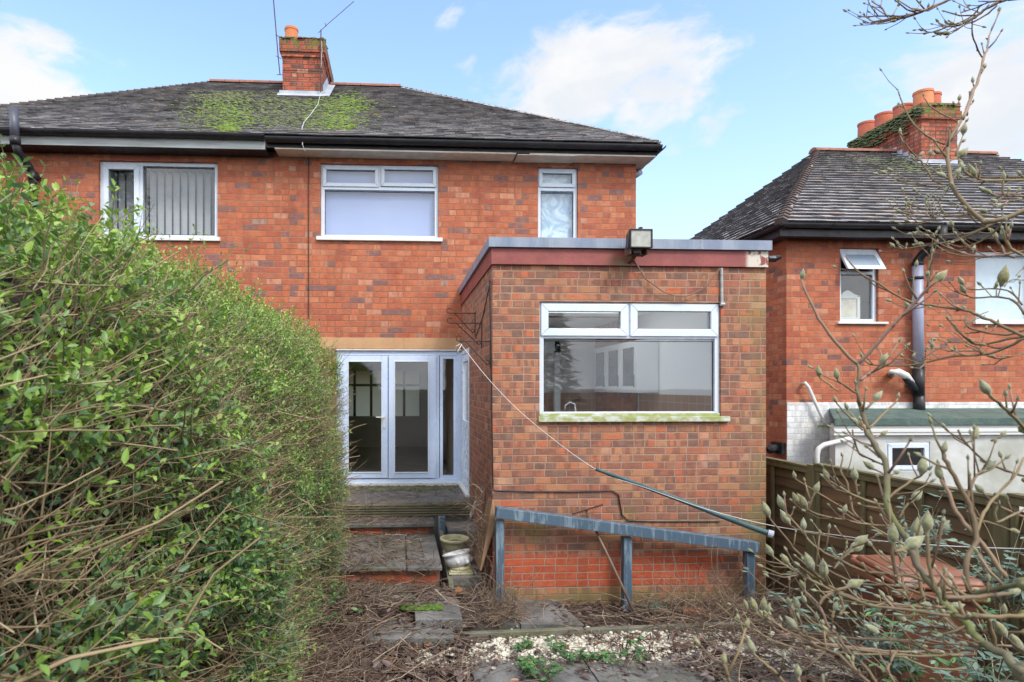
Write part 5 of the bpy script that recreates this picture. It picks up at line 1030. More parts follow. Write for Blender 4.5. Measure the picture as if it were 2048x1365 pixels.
b = MB(); b.lathe((c2.x, 6.75, z2-.03), [(.137, .135), (.06, .142), (0, .142)], 20); b.go('soil', 'soil', bw)
b = MB(); b.box(c2.x-.14, c2.x+.2, 6.62, 7.0, .0, z2-.032); tag(b.go('concrete_block', 'slab', bevel=.02), 'concrete block carrying the cream bowl beside the steps', 'block')
b = MB(); b.box(c2.x-.05, X0-.01, 7.05, 7.5, .0, .52); tag(b.go('concrete_ledge', 'slab', bevel=.02), 'dark concrete ledge below the landing beside the blue short post', 'ledge')
# leaning board, stick, trowel
b = MB(); A, B, Cc, D = P(944, 1112, 6.02), P(962, 1141, 5.96), P(988, 1052, 6.1), P(984, 975, 6.6); A.x -= 0; 
pts = [P(948, 1116, 6.3), P(960, 1142, 5.96), P(989, 1050, 5.955), P(985, 1000, 5.96), P(975, 998, 6.3)]
nrm = Vector((.015, .008, 0)); b.add([p for p in pts]+[p+nrm for p in pts], [(0, 1, 2, 3, 4), (9, 8, 7, 6, 5)]+[(k, 5+k, 5+(k+1) % 5, (k+1) % 5) for k in range(5)]); tag(b.go('leaning_board', 'board'), 'tan wooden board leaning on the corner of the extension', 'board')
b = MB(); b.tube([P(963, 1070, 6.4), P(967, 1000, 6.5), P(970, 946, 6.6)], [.012, .016, .02], 7); tag(b.go('wooden_stake', 'woodpole'), 'dark rough wooden stake upright against the extension side wall', 'stake')
tr = thing('garden_tool', P(941, 1040, 6.5), 'grey handled garden tool stuck in the dry climber by the pots', 'garden tool'); b = MB(); b.tube([P(952, 1003, 6.5), P(944, 1024, 6.5)], [.014, .018], 8); b.go('handle', 'fascia_grey', tr, smooth=True); b = MB(); b.tube([P(944, 1024, 6.5), P(940, 1042, 6.5)], [.016, .009], 8); b.go('shaft', 'lead', tr, smooth=True)
# rake
rk = thing('rake', P(1268, 1235, 5.45), 'rusty garden rake leaning head up on the wall behind the blue rail', 'rake')
top = P(1173, 1024, 5.93); bot = P(1272, 1232, 5.55)
b = MB(); b.tube([top, top.lerp(bot, .5)+Vector((.0, 0, .01)), bot], [.011, .013, .016], 8); b.go('handle', 'woodpole', rk, smooth=True)
b = MB(); h0, h1 = P(1144, 1029, 5.92), P(1204, 1010, 5.92); b.tube([h0, h1], .009, 6)
for k in range(13): p = h0.lerp(h1, k/12); b.tube([p, p+Vector((-.005, -.035, .012)), p+Vector((-.008, -.045, -.01))], .004, 5)
b.tube([top, h0.lerp(h1, .5)], .009, 6); b.go('rake_head', 'iron', rk)
# washing line and green prop
l0 = Vector((X0-.27, 6.22, ZA(930, 683, 6.2))); l0 = P(921, 688, 6.12); la = P(1190, 938, 5.5); lb = P(1545, 1052, 4.7); lc = P(1800, 1086, 3.4); ld = P(2048, 1098, 2.9); le = P(2400, 1090, 2.2)
def cat_(pts, n=6):
    out = []
    for i in range(len(pts)-1):
        p0, p1, p2, p3 = pts[max(i-1, 0)], pts[i], pts[i+1], pts[min(i+2, len(pts)-1)]
        for k in range(n):
            t_ = k/n; out.append(.5*((2*p1)+(p2-p0)*t_+(2*p0-5*p1+4*p2-p3)*t_*t_+(3*p1-p0-3*p2+p3)*t_**3))
    return out+[pts[-1]]
b = MB(); b.tube(cat_([l0, P(980, 762, 5.85), P(1060, 841, 5.7), la, P(1300, 979, 5.14), P(1420, 1021, 4.84), lb, P(1660, 1069, 4.1), lc, ld, le]), .0027, 6); b.tube([l0, l0+Vector((-.05, 0, -.03)), l0+Vector((-.03, .05, -.09)), l0+Vector((.02, .06, .0))], .005, 5)
tag(b.go('washing_line', 'rope', smooth=True), 'white washing line sagging from the iron bracket across to the right', 'washing line')
b = MB(); b.tube(cat_([P(1192, 939, 5.48), P(1260, 963, 5.31), P(1370, 1004, 5.04), P(1450, 1035, 4.87), P(1545, 1070, 4.68)], 5), [.016+.009*k/20 for k in range(21)], 12)
pp = b.go('line_prop', 'green_pipe', smooth=True); tag(pp, 'green metal clothes prop hanging from the washing line across the wall', 'line prop'); b = MB(); b.tube([P(1536, 1067, 4.69), P(1547, 1070, 4.67)], .031, 12); b.go('end_cap', 'lead', pp)
# ================================================================ FENCE
XF = 4.1; fence = thing('fence', (XF, 4, 0), 'weathered brown overlap panel fence running from the extension corner to the right', 'fence')
zt_ = lambda y: 1.40+(6.5-y)*.02
ys = [7.6, 5.73, 3.85, 1.98, .1]
for y0, y1 in zip(ys[1:], ys[:-1]):
    pn = MB(); a0, a1 = y0+.055, y1-.055; z = -.05; k = 0
    while z < zt_((a0+a1)/2)-.12:
        w = random.uniform(-.004, .004); za0, za1 = z+random.uniform(-.008, .008), z+random.uniform(-.008, .008)
        V = [(XF-.002+w, a0, za0), (XF-.002+w, a1, za1), (XF+.012, a1, za1+.135), (XF+.012, a0, za0+.135), (XF+.008+w, a0, za0), (XF+.008+w, a1, za1), (XF+.018, a1, za1+.135), (XF+.018, a0, za0+.135)]
        pn.add(V, [(3, 2, 1, 0), (4, 5, 6, 7), (0, 1, 5, 4), (1, 2, 6, 5), (2, 3, 7, 6), (3, 0, 4, 7)]); z += .108; k += 1
    p_ = pn.go('panel', 'fencewood', fence)
    f_ = MB(); zt2 = zt_((a0+a1)/2)
    for yy in (a0+.02, (2*a0+a1)/3, (a0+2*a1)/3, a1-.02): f_.box(XF-.03, XF-.005, yy-.02, yy+.02, -.08, zt2-.06)
    f_.go('batten', 'fencepost', p_, bevel=.003); f_ = MB(); f_.box(XF-.035, XF-.004, a0-.01, a1+.01, zt2-.055, zt2-.0); f_.box(XF-.045, XF+.035, a0-.01, a1+.01, zt2+.001, zt2+.022); f_.go('top_rail', 'fencepost', p_, bevel=.003)
for y in ys:
    b = MB(); b.box(XF-.05, XF+.04, y-.045, y+.045, -.14, zt_(y)+.02); b.go('post', 'fencepost', fence, bevel=.006)
# ================================================================ WHEELIE BIN
bx, by, bwid, bdep, bz1 = XA(1845, 3.6), 3.65, .56, .62, 1.03
bn = thing('wheelie_bin', (bx, by, .0), 'brown plastic wheelie bin with hinged lid beside the fence', 'wheelie bin')
ang = R(-14)
def rot(x, y, z): x *= .82; y *= .82; return (bx+x*math.cos(ang)-y*math.sin(ang), by+x*math.sin(ang)+y*math.cos(ang), z)
def tap(b, w0, d0, w1, d1, z0, z1, oy=0, oy1=0):
    V = [rot(sx*w/2, sy*d/2+o_, z) for (w, d, z, o_) in ((w0, d0, z0, oy), (w1, d1, z1, oy1)) for (sx, sy) in ((-1, -1), (1, -1), (1, 1), (-1, 1))]
    b.add(V, [(3, 2, 1, 0), (4, 5, 6, 7), (0, 1, 5, 4), (1, 2, 6, 5), (2, 3, 7, 6), (3, 0, 4, 7)])
b = MB(); tap(b, .44, .46, .54, .60, .06, bz1-.07); b.go('body', 'bin_dark', bn, bevel=.03)
b = MB(); tap(b, .60, .66, .61, .67, bz1-.10, bz1-.045); b.go('rim', 'bin', bn, bevel=.012)
b = MB(); tap(b, .61, .70, .61, .70, bz1-.035, bz1-.005); tap(b, .57, .64, .54, .58, bz1-.004, bz1+.03); tap(b, .50, .50, .40, .36, bz1+.031, bz1+.055); b.tube([rot(-.29, .36, bz1-.01), rot(.29, .36, bz1-.01)], .022, 10); b.go('lid', 'bin', bn, bevel=.012)
for sx in (-1, 1):
    b = MB(); p = rot(sx*.25, .27, .1); q = rot(sx*.30, .27, .1); b.tube([p, q], .1, 20); b.go('wheel', 'black', bn, bevel=.01)
# ================================================================ FERN, WEEDS, BRAMBLES
def plant(name, label, cat, loc, fronds, group=None): pass
c = P(1655, 853, 8.75)
V_, F_, R_ = [], [], []; o2 = 0; fp = []
for k in range(16):
    a = rng.uniform(0, 6.28); n = 14; L = rng.uniform(.14, .3); d = np.array([math.cos(a), math.sin(a)*.6, .25]); t_ = np.linspace(.1, 1, n)[:, None]; q = np.array(c)+d*L*t_+np.array([0, 0, -1])*L*.5*t_**2
    for sg in (-1, 1):
        side = np.cross(d, [0, 0, 1]); side /= np.linalg.norm(side); dd = np.repeat((side*sg+d*.35)[None], n, 0); LL = .05*np.sin(np.linspace(.5, 3, n))+.008; V, Fc, per = small_leaves(q, dd, np.repeat([[0, 0, 1.]], n, 0), LL, LL*.3); V_.append(V); F_.append(Fc+o2); o2 += len(V); R_.append(np.repeat(rng.random(n), per))
tag(mesh('fern', np.concatenate(V_), np.concatenate(F_), 'fern', rnd=np.concatenate(R_)), 'bright green fern growing from the white painted brick by the lean-to', 'fern')
def bush(name, label, cat, c, rad, n, L0, L1, m, stem_m='twig', nst=14, hgt=.3, wr=.45, sprawl=1., seed=3, group=None, tri=True):
    r = np.random.default_rng(seed); c = np.array(c); root = thing(name, tuple(c), label, cat, group)
    st_ = np.repeat(c[None], nst, 0)+r.normal(0, .03, (nst, 3))*np.array([1, 1, 0]); a = r.uniform(0, 6.28, nst); d = np.stack([np.cos(a)*sprawl, np.sin(a)*sprawl, r.uniform(.4, 1.2, nst)*hgt/rad], -1); Q = curve(st_, d, np.full(nst, rad)*r.uniform(.7, 1.3, nst), 7, .35, r); Q[:, :, 2] = np.maximum(Q[:, :, 2], c[2]+.005)
    V, Fc, per = tubes(Q, np.full((nst, 1), .0028)*np.linspace(1, .5, 7)[None], 4); mesh('stems', V, Fc, stem_m, root, rnd=np.repeat(r.random(nst), per))
    i = r.integers(0, nst, n); t_ = r.uniform(1.2, 6, n); j = np.minimum(t_.astype(int), 5); f_ = (t_-j)[:, None]; p = Q[i, j]*(1-f_)+Q[i, j+1]*f_
    if tri:
        p = np.repeat(p, 3, 0); n3 = n*3; base = np.repeat(r.uniform(0, 6.28, n), 3)+np.tile([-.9, 0, .9], n); d = np.stack([np.cos(base), np.sin(base), r.normal(.1, .25, n3)], -1)
    else: n3 = n; d = rdir(n, r)+np.array([0, 0, .3])
    L = r.uniform(L0, L1, n3); up = unit(np.array([0, -.35, 1.])+r.normal(0, .3, (n3, 3))); V, Fc, per = leaves(p+r.normal(0, .006, (n3, 3)), d, up, L, L*wr, .12, .12); mesh('leaves', V, Fc, m, root, rnd=np.repeat(np.clip(r.beta(2, 2, n3), 0, 1), per)); return root
def G(px, py, z=.03): return tuple(PG(px, py, z))
bush('bramble', 'bramble with dark green leaflets sprawling from the foot of the hedge', 'bramble', G(600, 1262, .1), .5, 130, .035, .06, 'bramble', hgt=.4, seed=31, nst=22)
bush('bramble', 'low bramble shoots at the bottom edge under the hedge', 'bramble', G(520, 1340, .1), .4, 90, .03, .055, 'bramble', hgt=.35, seed=32, nst=18)
bush('bramble', 'small bramble growing behind the litter beside the lowest step', 'bramble', G(655, 1215, .2), .35, 70, .03, .055, 'bramble', hgt=.35, seed=33)
for i, (px, py, lab) in enumerate([(1050, 1345, 'largest leafy green weed on the dark slabs at the bottom centre'), (1045, 1300, 'green weed at the near edge of the white gravel, just above the largest weed'), (1120, 1305, 'pale green weed seedling in the middle of the gravel edge'), (1150, 1325, 'weed seedling on the dark slab to the right of the largest weed'), (1262, 1318, 'green weed under the brown withered stalks'), (1212, 1320, 'weed seedling immediately left of the withered stalks'), (1090, 1360, 'weed at the very bottom edge of the picture')]):
    bush('weed', lab, 'weed', G(px, py, .03), .13 if i else .2, 16 if i else 50, .035, .065, 'bramble', hgt=.16, seed=40+i, nst=5, group='weeds on the front slabs')
bush('weed', 'round grey-green weed clump at the foot of the wall by the middle post', 'weed', G(1312, 1222, .03), .12, 60, .02, .035, 'grey_leaf', hgt=.12, seed=50, nst=10)
# buddleia-like grey shoots by the bin and fence
for i, (px, py, Y, h, lab) in enumerate([(1760, 1250, 3.1, .5, 'grey-green leafy shoots in front of the brown bin, left side'), (1880, 1330, 2.9, .6, 'grey-green leafy shoots in front of the brown bin, right side'), (2020, 1130, 3.4, .5, 'grey-green leafy shrub against the fence at the right edge'), (1830, 1040, 4.0, .45, 'grey-green leafy shoots against the fence behind the bin'), (2010, 1330, 2.6, .45, 'leafy green shoots in the bottom right corner')]):
    c = P(px, py, Y); c.z = max(c.z-h*.6, .02); bush('shrub', lab, 'shrub', tuple(c), .5 if i != 3 else .35, 170 if i != 3 else 90, .035, .075, 'grey_leaf' if i % 2 == 0 or i == 3 else 'bramble', hgt=h*1.6, seed=60+i, nst=26, wr=.3, group='leafy shoots by the bin', tri=True, sprawl=.7)
# tangled dead climber by the pots, and dead twiggy bush at the wall foot
def tangle(name, label, cat, fn, n, l0, l1, r0, r1, bend, seed, up=.5, m='straw'):
    r = np.random.default_rng(seed); p = fn(n, r); d = rdir(n, r)+np.array([0, 0, up]); Q = curve(p, d, r.uniform(l0, l1, n), 7, bend, r); V, Fc, per = tubes(Q, r.uniform(r0, r1, n)[:, None]*np.linspace(1, .5, 7)[None], 4); return tag(mesh(name, V, Fc, m, rnd=np.repeat(r.beta(2, 2, n), per)), label, cat)
def f1(n, r):
    t_ = r.random(n); t_ = t_**1.5; x = np.interp(t_, [0, .4, 1], [.98, .84, .86])+r.normal(0, .04, n)-.05; y = r.uniform(5.95, 6.35, n); z = .08+t_*1.05; x = np.minimum(x, np.where(y > 5.98, X0-.03, x)); return np.stack([x, y, z], -1)
tangle('dead_climber', 'tangled leafless brown climber between the pots and the leaning board', 'climber', f1, 330, .10, .32, .0012, .003, .65, 71, .2)
tangle('dead_climber', 'heap of withered climber stems at the foot of the left blue post', 'climber', lambda n, r: np.stack([r.normal(.95, .16, n), r.normal(5.66, .13, n), np.abs(r.normal(.08, .09, n))], -1), 420, .1, .4, .0012, .0028, .6, 72, .1)
tangle('dead_bush', 'bare straggly bush of thin twigs before the right blue post', 'bush', lambda n, r: np.stack([r.normal(3.0, .3, n), r.normal(5.5, .15, n), np.abs(r.normal(.05, .1, n))], -1), 330, .15, .6, .0012, .0028, .4, 73, .45)
b = MB()
for (a, c, r_) in ((P(1432, 1237, 5.6), P(1425, 1080, 5.7), .004), (P(1440, 1230, 5.6), P(1437, 1090, 5.75), .0035), (P(1400, 1240, 5.5), P(1295, 1120, 5.75), .0035), (P(1380, 1240, 5.5), P(1270, 1140, 5.7), .003)): b.tube(cat_([a, a.lerp(c, .35)+Vector((.03, 0, .02)), a.lerp(c, .7)+Vector((-.02, 0, 0)), c], 4), r_, 5)
tag(b.go('dead_stalks', 'woodpole'), 'few tall bare stalks standing against the wall under the rail', 'stalks')
b = MB(); r = random.Random(5)
for k in range(26):
    c = PG(r.uniform(1190, 1360), r.uniform(1285, 1320), .02); h = r.uniform(.06, .2); b.tube([c, c+Vector((r.uniform(-.03, .03), 0, h*.6)), c+Vector((r.uniform(-.06, .06), r.uniform(-.05, .02), h)), c+Vector((r.uniform(-.1, .1), r.uniform(-.08, .02), h*.7))], [.003, .003, .006, .002], 5)
tag(b.go('withered_stalks', 'rust'), 'clump of withered brown stalks drooping over the gravel and slab', 'stalks')
b = MB(); c = PG(1392, 1236, .0); b.box(c.x-.12, c.x+.11, 5.55, 5.66, .0, .07); b.V = [tuple(v) for v in b.V]; tag(b.go('loose_brick', M['soldier'], bevel=.006, rnd=True), 'single loose orange brick lying on the soil by the wall', 'brick')
# black and white litter bag below the hedge
V, Fc = blobs(26, lambda r: (lambda a: (a.x, a.y, a.z))(PG(r.uniform(598, 640), r.uniform(1130, 1190), .35)), .05, .8, 81); tag(mesh('plastic_bag', V, Fc, 'bag', smooth=False), 'crumpled black plastic bag half hidden at the foot of the hedge', 'bag')
V, Fc = blobs(8, lambda r: (lambda a: (a.x, a.y, a.z))(PG(r.uniform(606, 632), r.uniform(1112, 1124), .45)), .025, .8, 82); tag(mesh('litter', V, Fc, 'white_pot'), 'scrap of white plastic litter above the black bag', 'litter')
# ================================================================ MAGNOLIA
mag = thing('magnolia', (2.6, 1.35, 0), 'bare magnolia with furry grey-green buds in the right foreground', 'tree')
def c3(p): return (1340+p[0]/2.73, p[1]/2.73)
def c7(p): return (1480+p[0]/3.102, 480+p[1]/3.102)
def c8(p): return (1420+p[0]/2.702, 860+p[1]/2.702)
def cu(p): return (1680+p[0]/5.565, p[1]/5.565)
def cm(p): return (1740+p[0]/5.25, 300+p[1]/5.25)
def cb_(p): return (1740+p[0]/5.571, 1120+p[1]/5.571)
# (transform, depth start, depth end, width px start, width px end, points thick->thin, [bud centres: None=end only])
T = [
 (c8, 1.05, 1.2, 16, 12, [(1230, 880), (1170, 800), (1100, 690), (1060, 580), (1000, 500), (960, 420), (955, 280), (940, 170), (890, 80), (845, 0)], []),
 (c7, 1.2, 1.25, 11, 8, [(870, 1350), (820, 1250), (775, 1120), (740, 1000), (728, 930), (740, 850), (730, 770)], []),
 (c7, 1.25, 1.3, 7, 4, [(730, 770), (650, 700), (560, 590), (490, 490), (440, 390), (400, 300), (383, 250)], [(390, 205)]),
 (c7, 1.25, 1.15, 7, 5, [(735, 770), (830, 670), (930, 550), (1030, 450), (1130, 340), (1210, 265)], [(1258, 215)]),
 (c7, 1.2, 1.2, 6, 5, [(745, 870), (800, 830), (870, 790)], [(900, 735)]),
 (c7, 1.2, 1.2, 5, 4, [(720, 950), (660, 910), (605, 870)], [(597, 820)]),
 (c7, 1.2, 1.2, 5, 4, [(780, 1050), (830, 1005)], [(863, 960)]),
 (c7, 1.2, 1.2, 4, 3, [(760, 1180), (700, 1120), (640, 1060), (600, 1015)], [(588, 982)]),
 (c7, 1.2, 1.25, 4, 3, [(800, 1170), (870, 1100), (960, 1010), (978, 985)], [(985, 960)]),
 (c7, 1.2, 1.2, 4, 4, [(830, 1230), (870, 1215)], [(900, 1195)]),
 (c7, 1.2, 1.2, 4, 4, [(770, 1165), (730, 1140)], [(700, 1115)]),
 (c7, 1.3, 1.5, 7, 2.5, [(1762, 600), (1680, 560), (1580, 510), (1500, 480), (1430, 445), (1330, 425), (1180, 405), (1060, 385), (930, 320), (860, 270), (760, 220), (690, 150), (655, 100)], []),
 (c7, 1.3, 1.5, 6, 2.5, [(1762, 610), (1650, 670), (1500, 715), (1330, 722), (1200, 750), (1060, 778), (900, 782), (800, 768), (755, 730)], [(750, 705)]),
 (c7, 1.35, 1.5, 5, 2.5, [(1762, 455), (1700, 380), (1600, 355), (1450, 362), (1400, 335)], [(1378, 298)]),
 (c7, 1.5, 1.5, 2.5, 2, [(1450, 362), (1380, 340), (1330, 318)], []),
 (c7, 1.45, 1.5, 2.5, 2, [(1600, 355), (1620, 290)], [(1640, 205)]), (c7, 1.45, 1.5, 2.5, 2, [(1640, 290), (1680, 250), (1762, 250)], []),
 (c7, 1.45, 1.5, 2.5, 2, [(1590, 355), (1590, 300)], [(1592, 270)]), (c7, 1.45, 1.5, 2, 2, [(1560, 350), (1500, 285)], [(1480, 268)]),
 (c7, 1.45, 1.45, 3, 2, [(1160, 400), (1130, 420), (1060, 430)], [(1035, 400)]),
 (c7, 1.45, 1.45, 3, 2, [(870, 285), (895, 250)], []), (c7, 1.45, 1.45, 2, 2, [(985, 345), (985, 330)], [(985, 318)]), (c7, 1.45, 1.45, 3, 2, [(1225, 408), (1240, 385)], [(1240, 372)]),
 (c7, 1.4, 1.45, 3, 2, [(1340, 430), (1330, 400), (1290, 360)], []),
 (c7, 1.45, 1.5, 3.5, 2.5, [(1160, 330), (1180, 230), (1175, 150), (1190, 90)], [(1195, 60)]), (c7, 1.5, 1.5, 2, 2, [(1170, 250), (1160, 230)], [(1155, 205)]),
 (c7, 1.4, 1.5, 5, 3, [(1762, 560), (1650, 590), (1500, 570), (1420, 545), (1400, 500), (1420, 460)], []),
 (c7, 1.4, 1.5, 5, 3, [(1762, 600), (1640, 620), (1520, 650), (1440, 640), (1390, 600), (1360, 575)], []),
 (c7, 1.45, 1.5, 3, 2, [(1500, 690), (1400, 690), (1300, 690), (1240, 675)], [(1215, 672)]),
 (c7, 1.45, 1.5, 2.5, 2, [(1340, 715), (1335, 690)], [(1333, 665)]), (c7, 1.45, 1.5, 2.5, 2, [(1180, 740), (1190, 680)], [(1192, 640)]), (c7, 1.45, 1.5, 2.5, 2, [(1320, 690), (1285, 655)], [(1277, 640)]),
 (c7, 1.45, 1.5, 2.5, 2, [(1100, 765), (1050, 745), (1015, 730)], [(998, 712)]), (c7, 1.45, 1.5, 2.5, 2, [(1120, 755), (1070, 730)], [(1082, 710)]), (c7, 1.45, 1.5, 2.5, 2, [(880, 750), (870, 690), (845, 675)], []),
 (c7, .95, .9, 8, 7, [(1762, 1170), (1680, 1080), (1600, 1010), (1550, 965)], [(1510, 900)]),
 (c7, 1.45, 1.45, 3, 2, [(1240, 670), (1190, 700), (1130, 740)], []), (c7, 1.45, 1.45, 3, 2, [(1290, 500), (1400, 495)], []), (c7, 1.4, 1.45, 3, 2, [(1410, 520), (1480, 470), (1540, 445)], []),
 (c7, 1.4, 1.45, 3, 2, [(1570, 560), (1600, 520)], [(1602, 500)]),
 (cb_, .85, 1.05, 22, 15, [(1716, 1260), (1600, 1150), (1450, 1020), (1300, 960), (1180, 850), (1080, 720), (950, 600), (850, 500), (790, 400), (740, 300)], []),
 (cb_, .8, .95, 14, 10, [(1716, 270), (1500, 310), (1200, 370), (1050, 425), (870, 430)], []),
 (cb_, .75, .9, 10, 10, [(850, 420), (1100, 415), (1400, 395), (1540, 380)], [(1640, 340)]),
 (cb_, 1.0, .95, 12, 9, [(1400, 980), (1350, 800), (1300, 640), (1200, 520), (1120, 430)], []),
 (cb_, .9, .95, 11, 10, [(1716, 620), (1450, 635), (1150, 630), (1060, 655), (950, 620)], []),
 (c8, .95, 1.2, 7, 4, [(1297, 1005), (1150, 985), (1000, 965), (870, 950), (800, 925), (720, 895), (640, 860), (560, 820), (480, 770), (425, 730)], [(400, 690)]),
 (c8, 1.15, 1.15, 8, 6, [(700, 880), (640, 840), (590, 795), (560, 760)], [(530, 700)]), (c8, 1.15, 1.15, 6, 5, [(640, 840), (620, 800)], [(612, 735)]), (c8, 1.1, 1.1, 7, 6, [(680, 870), (740, 850)], [(795, 822)]),
 (c8, 1.1, 1.35, 8, 4, [(1350, 880), (1200, 830), (1080, 790), (980, 778), (860, 770), (760, 735), (700, 700), (620, 665), (540, 605), (495, 545), (430, 470), (400, 430)], [(378, 380)]),
 (c8, 1.25, 1.25, 5, 5, [(520, 580), (505, 545)], [(505, 500)]), (c8, 1.2, 1.2, 5, 5, [(700, 710), (740, 660), (780, 625)], [(828, 590)]),
 (c8, 1.3, 1.35, 5, 3, [(1020, 520), (960, 520), (840, 510), (720, 487), (580, 458), (525, 425)], [(490, 375)]), (c8, 1.35, 1.35, 3, 3, [(510, 415), (480, 400)], [(458, 362)]),
 (c8, 1.35, 1.35, 4, 4, [(535, 430), (545, 390), (565, 345)], [(580, 303)]), (c8, 1.3, 1.3, 4, 3, [(722, 487), (722, 455)], [(731, 420)]),
 (c8, 1.35, 1.4, 4, 2, [(1080, 640), (960, 570), (830, 500), (740, 435), (600, 350), (460, 265)], [(454, 237)]),
 (c8, 1.25, 1.3, 5, 4, [(945, 405), (860, 388), (780, 355), (700, 310), (640, 275)], [(622, 235)]), (c8, 1.3, 1.3, 4, 4, [(800, 365), (785, 280)], [(780, 228)]),
 (c8, 1.3, 1.35, 5, 3, [(830, 500), (780, 450), (760, 385), (740, 290), (708, 225), (718, 150)], [(712, 130)]),
 (c8, 1.2, 1.25, 4, 3, [(945, 195), (870, 160), (810, 130), (780, 60), (770, 0)], []), (c8, 1.2, 1.25, 4, 4, [(940, 240), (890, 215)], [(850, 185)]), (c8, 1.2, 1.2, 4, 4, [(960, 250), (990, 240)], [(1018, 222)]),
 (c8, 1.2, 1.2, 5, 4, [(945, 390), (1010, 330), (1080, 280), (1140, 250)], [(1152, 180)]), (c8, 1.2, 1.2, 4, 4, [(1020, 480), (1060, 410), (1090, 385)], [(1130, 350)]), (c8, 1.25, 1.25, 4, 4, [(960, 430), (900, 425), (850, 415)], []), (c8, 1.25, 1.25, 4, 4, [(880, 510), (870, 495)], [(868, 475)]),
 (c8, .95, 1.0, 11, 8, [(1600, 800), (1540, 720), (1480, 620), (1400, 540), (1330, 440), (1290, 340), (1250, 270)], [(1232, 218)]),
 (c8, .95, 1.0, 12, 9, [(1400, 870), (1380, 720), (1440, 600), (1430, 500), (1400, 400), (1340, 290), (1280, 180), (1262, 130)], [(1270, 85)]),
 (c8, 1.05, 1.1, 5, 4, [(1697, 250), (1600, 220), (1500, 180), (1440, 130), (1380, 70), (1340, 0)], []), (c8, 1.1, 1.1, 4, 4, [(1380, 70), (1420, 60)], [(1438, 10)]), (c8, 1.1, 1.1, 4, 4, [(1520, 60), (1570, 40)], [(1590, 15)]),
 (c8, 1., 1., 6, 5, [(1390, 380), (1410, 300), (1440, 250), (1480, 215)], [(1522, 185)]), (c8, 1., 1.05, 6, 4, [(1440, 560), (1480, 450), (1530, 380), (1600, 300), (1660, 230), (1697, 150)], []),
 (c8, 1.05, 1.05, 5, 4, [(1697, 470), (1600, 430), (1520, 385), (1480, 345)], [(1448, 310)]), (c8, 1.05, 1.05, 5, 3, [(1390, 440), (1440, 480), (1540, 510), (1620, 540)], [(1655, 547)]), (c8, 1.05, 1.05, 4, 4, [(1550, 495), (1540, 450), (1550, 420)], [(1560, 395)]),
 (c8, 1., 1.05, 5, 4, [(1550, 500), (1640, 460), (1697, 430)], []), (c8, 1., 1.2, 6, 4, [(1697, 1095), (1550, 1090), (1400, 1085), (1300, 1082), (1230, 1070), (1130, 1060), (1060, 1030)], [(1015, 1005)]),
 (c8, 1.1, 1.3, 6, 3, [(1440, 1210), (1330, 1218), (1200, 1200), (1080, 1150), (960, 1132), (800, 1130), (650, 1110), (520, 1102), (400, 1075), (330, 1050), (250, 1000), (180, 970), (100, 910), (20, 840)], []),
 (c8, 1.1, 1.2, 5, 4, [(1350, 1215), (1180, 1225), (1000, 1212), (820, 1190), (650, 1170), (560, 1130), (500, 1110), (470, 1080)], [(430, 1035)]),
 (c8, .95, 1.2, 7, 4, [(860, 1365), (780, 1300), (700, 1220), (600, 1180), (520, 1140), (440, 1100), (370, 1060), (300, 1010)], []), (c8, 1., 1.15, 6, 5, [(900, 1365), (840, 1280), (760, 1210), (720, 1160), (700, 1120)], []),
 (c8, 1.2, 1.2, 4, 4, [(230, 1000), (200, 970)], [(190, 935)]), (c8, 1.2, 1.2, 4, 4, [(270, 1010), (250, 985)], [(232, 935)]), (c8, 1.2, 1.2, 4, 4, [(300, 1030), (290, 980)], [(292, 930)]), (c8, 1.2, 1.2, 4, 4, [(310, 1030), (310, 990)], [(318, 955)]),
 (c8, 1., 1., 8, 6, [(400, 1365), (350, 1310), (290, 1260), (235, 1210)], [(217, 1155)]), (c8, .85, .85, 10, 9, [(110, 1365), (85, 1300), (75, 1270)], [(75, 1225)]), (c8, .95, .95, 7, 6, [(500, 1400), (475, 1340)], [(475, 1290)]), (c8, 1., 1., 6, 5, [(630, 1400), (612, 1355)], [(610, 1330)]),
 (c8, 1.2, 1.25, 5, 4, [(690, 1110), (640, 1060), (605, 980), (580, 940), (530, 890), (510, 865)], [(495, 828)]), (c8, 1.2, 1.2, 6, 5, [(590, 950), (620, 905), (690, 870)], []), (c8, 1.2, 1.2, 4, 3, [(660, 1100), (560, 1040), (480, 970)], [(462, 925)]), (c8, 1.25, 1.25, 4, 3, [(470, 1040), (440, 1000), (425, 950)], [(423, 918)]), (c8, 1.25, 1.25, 3, 3, [(590, 1060), (578, 1030)], [(575, 1000)]),
 (c8, 1.1, 1.1, 7, 6, [(1010, 830), (1000, 760), (985, 680), (990, 620)], [(990, 545)]), (c8, .9, .9, 8, 8, [(1215, 880), (1190, 760), (1175, 640), (1172, 560)], [(1175, 480)]), (c8, 1., 1., 7, 6, [(1000, 660), (1050, 645)], [(1120, 600)]), (c8, 1.1, 1.1, 4, 4, [(1200, 600), (1240, 555)], [(1275, 515)]),
 (c8, 1.05, 1.1, 5, 4, [(1160, 900), (1100, 930), (1060, 900)], [(1040, 880)]), (c8, 1., 1., 7, 6, [(1250, 960), (1200, 950)], [(1160, 940)]), (c8, 1., 1., 6, 6, [(1250, 960), (1300, 955)], [(1350, 950)]), (c8, 1.1, 1.1, 6, 5, [(700, 1000), (720, 960), (700, 900)], []), (c8, 1.15, 1.15, 5, 5, [(660, 1020), (670, 980)], [(680, 945)]),
 (c8, 1., 1.05, 5, 4, [(1000, 1365), (960, 1290), (1000, 1210), (1020, 1195)], []), (c8, 1., 1., 5, 4, [(1590, 1030), (1590, 1000)], [(1590, 960)]), (c8, 1., 1., 5, 5, [(1697, 1200), (1640, 1160), (1600, 1120)], [(1560, 1060)]),
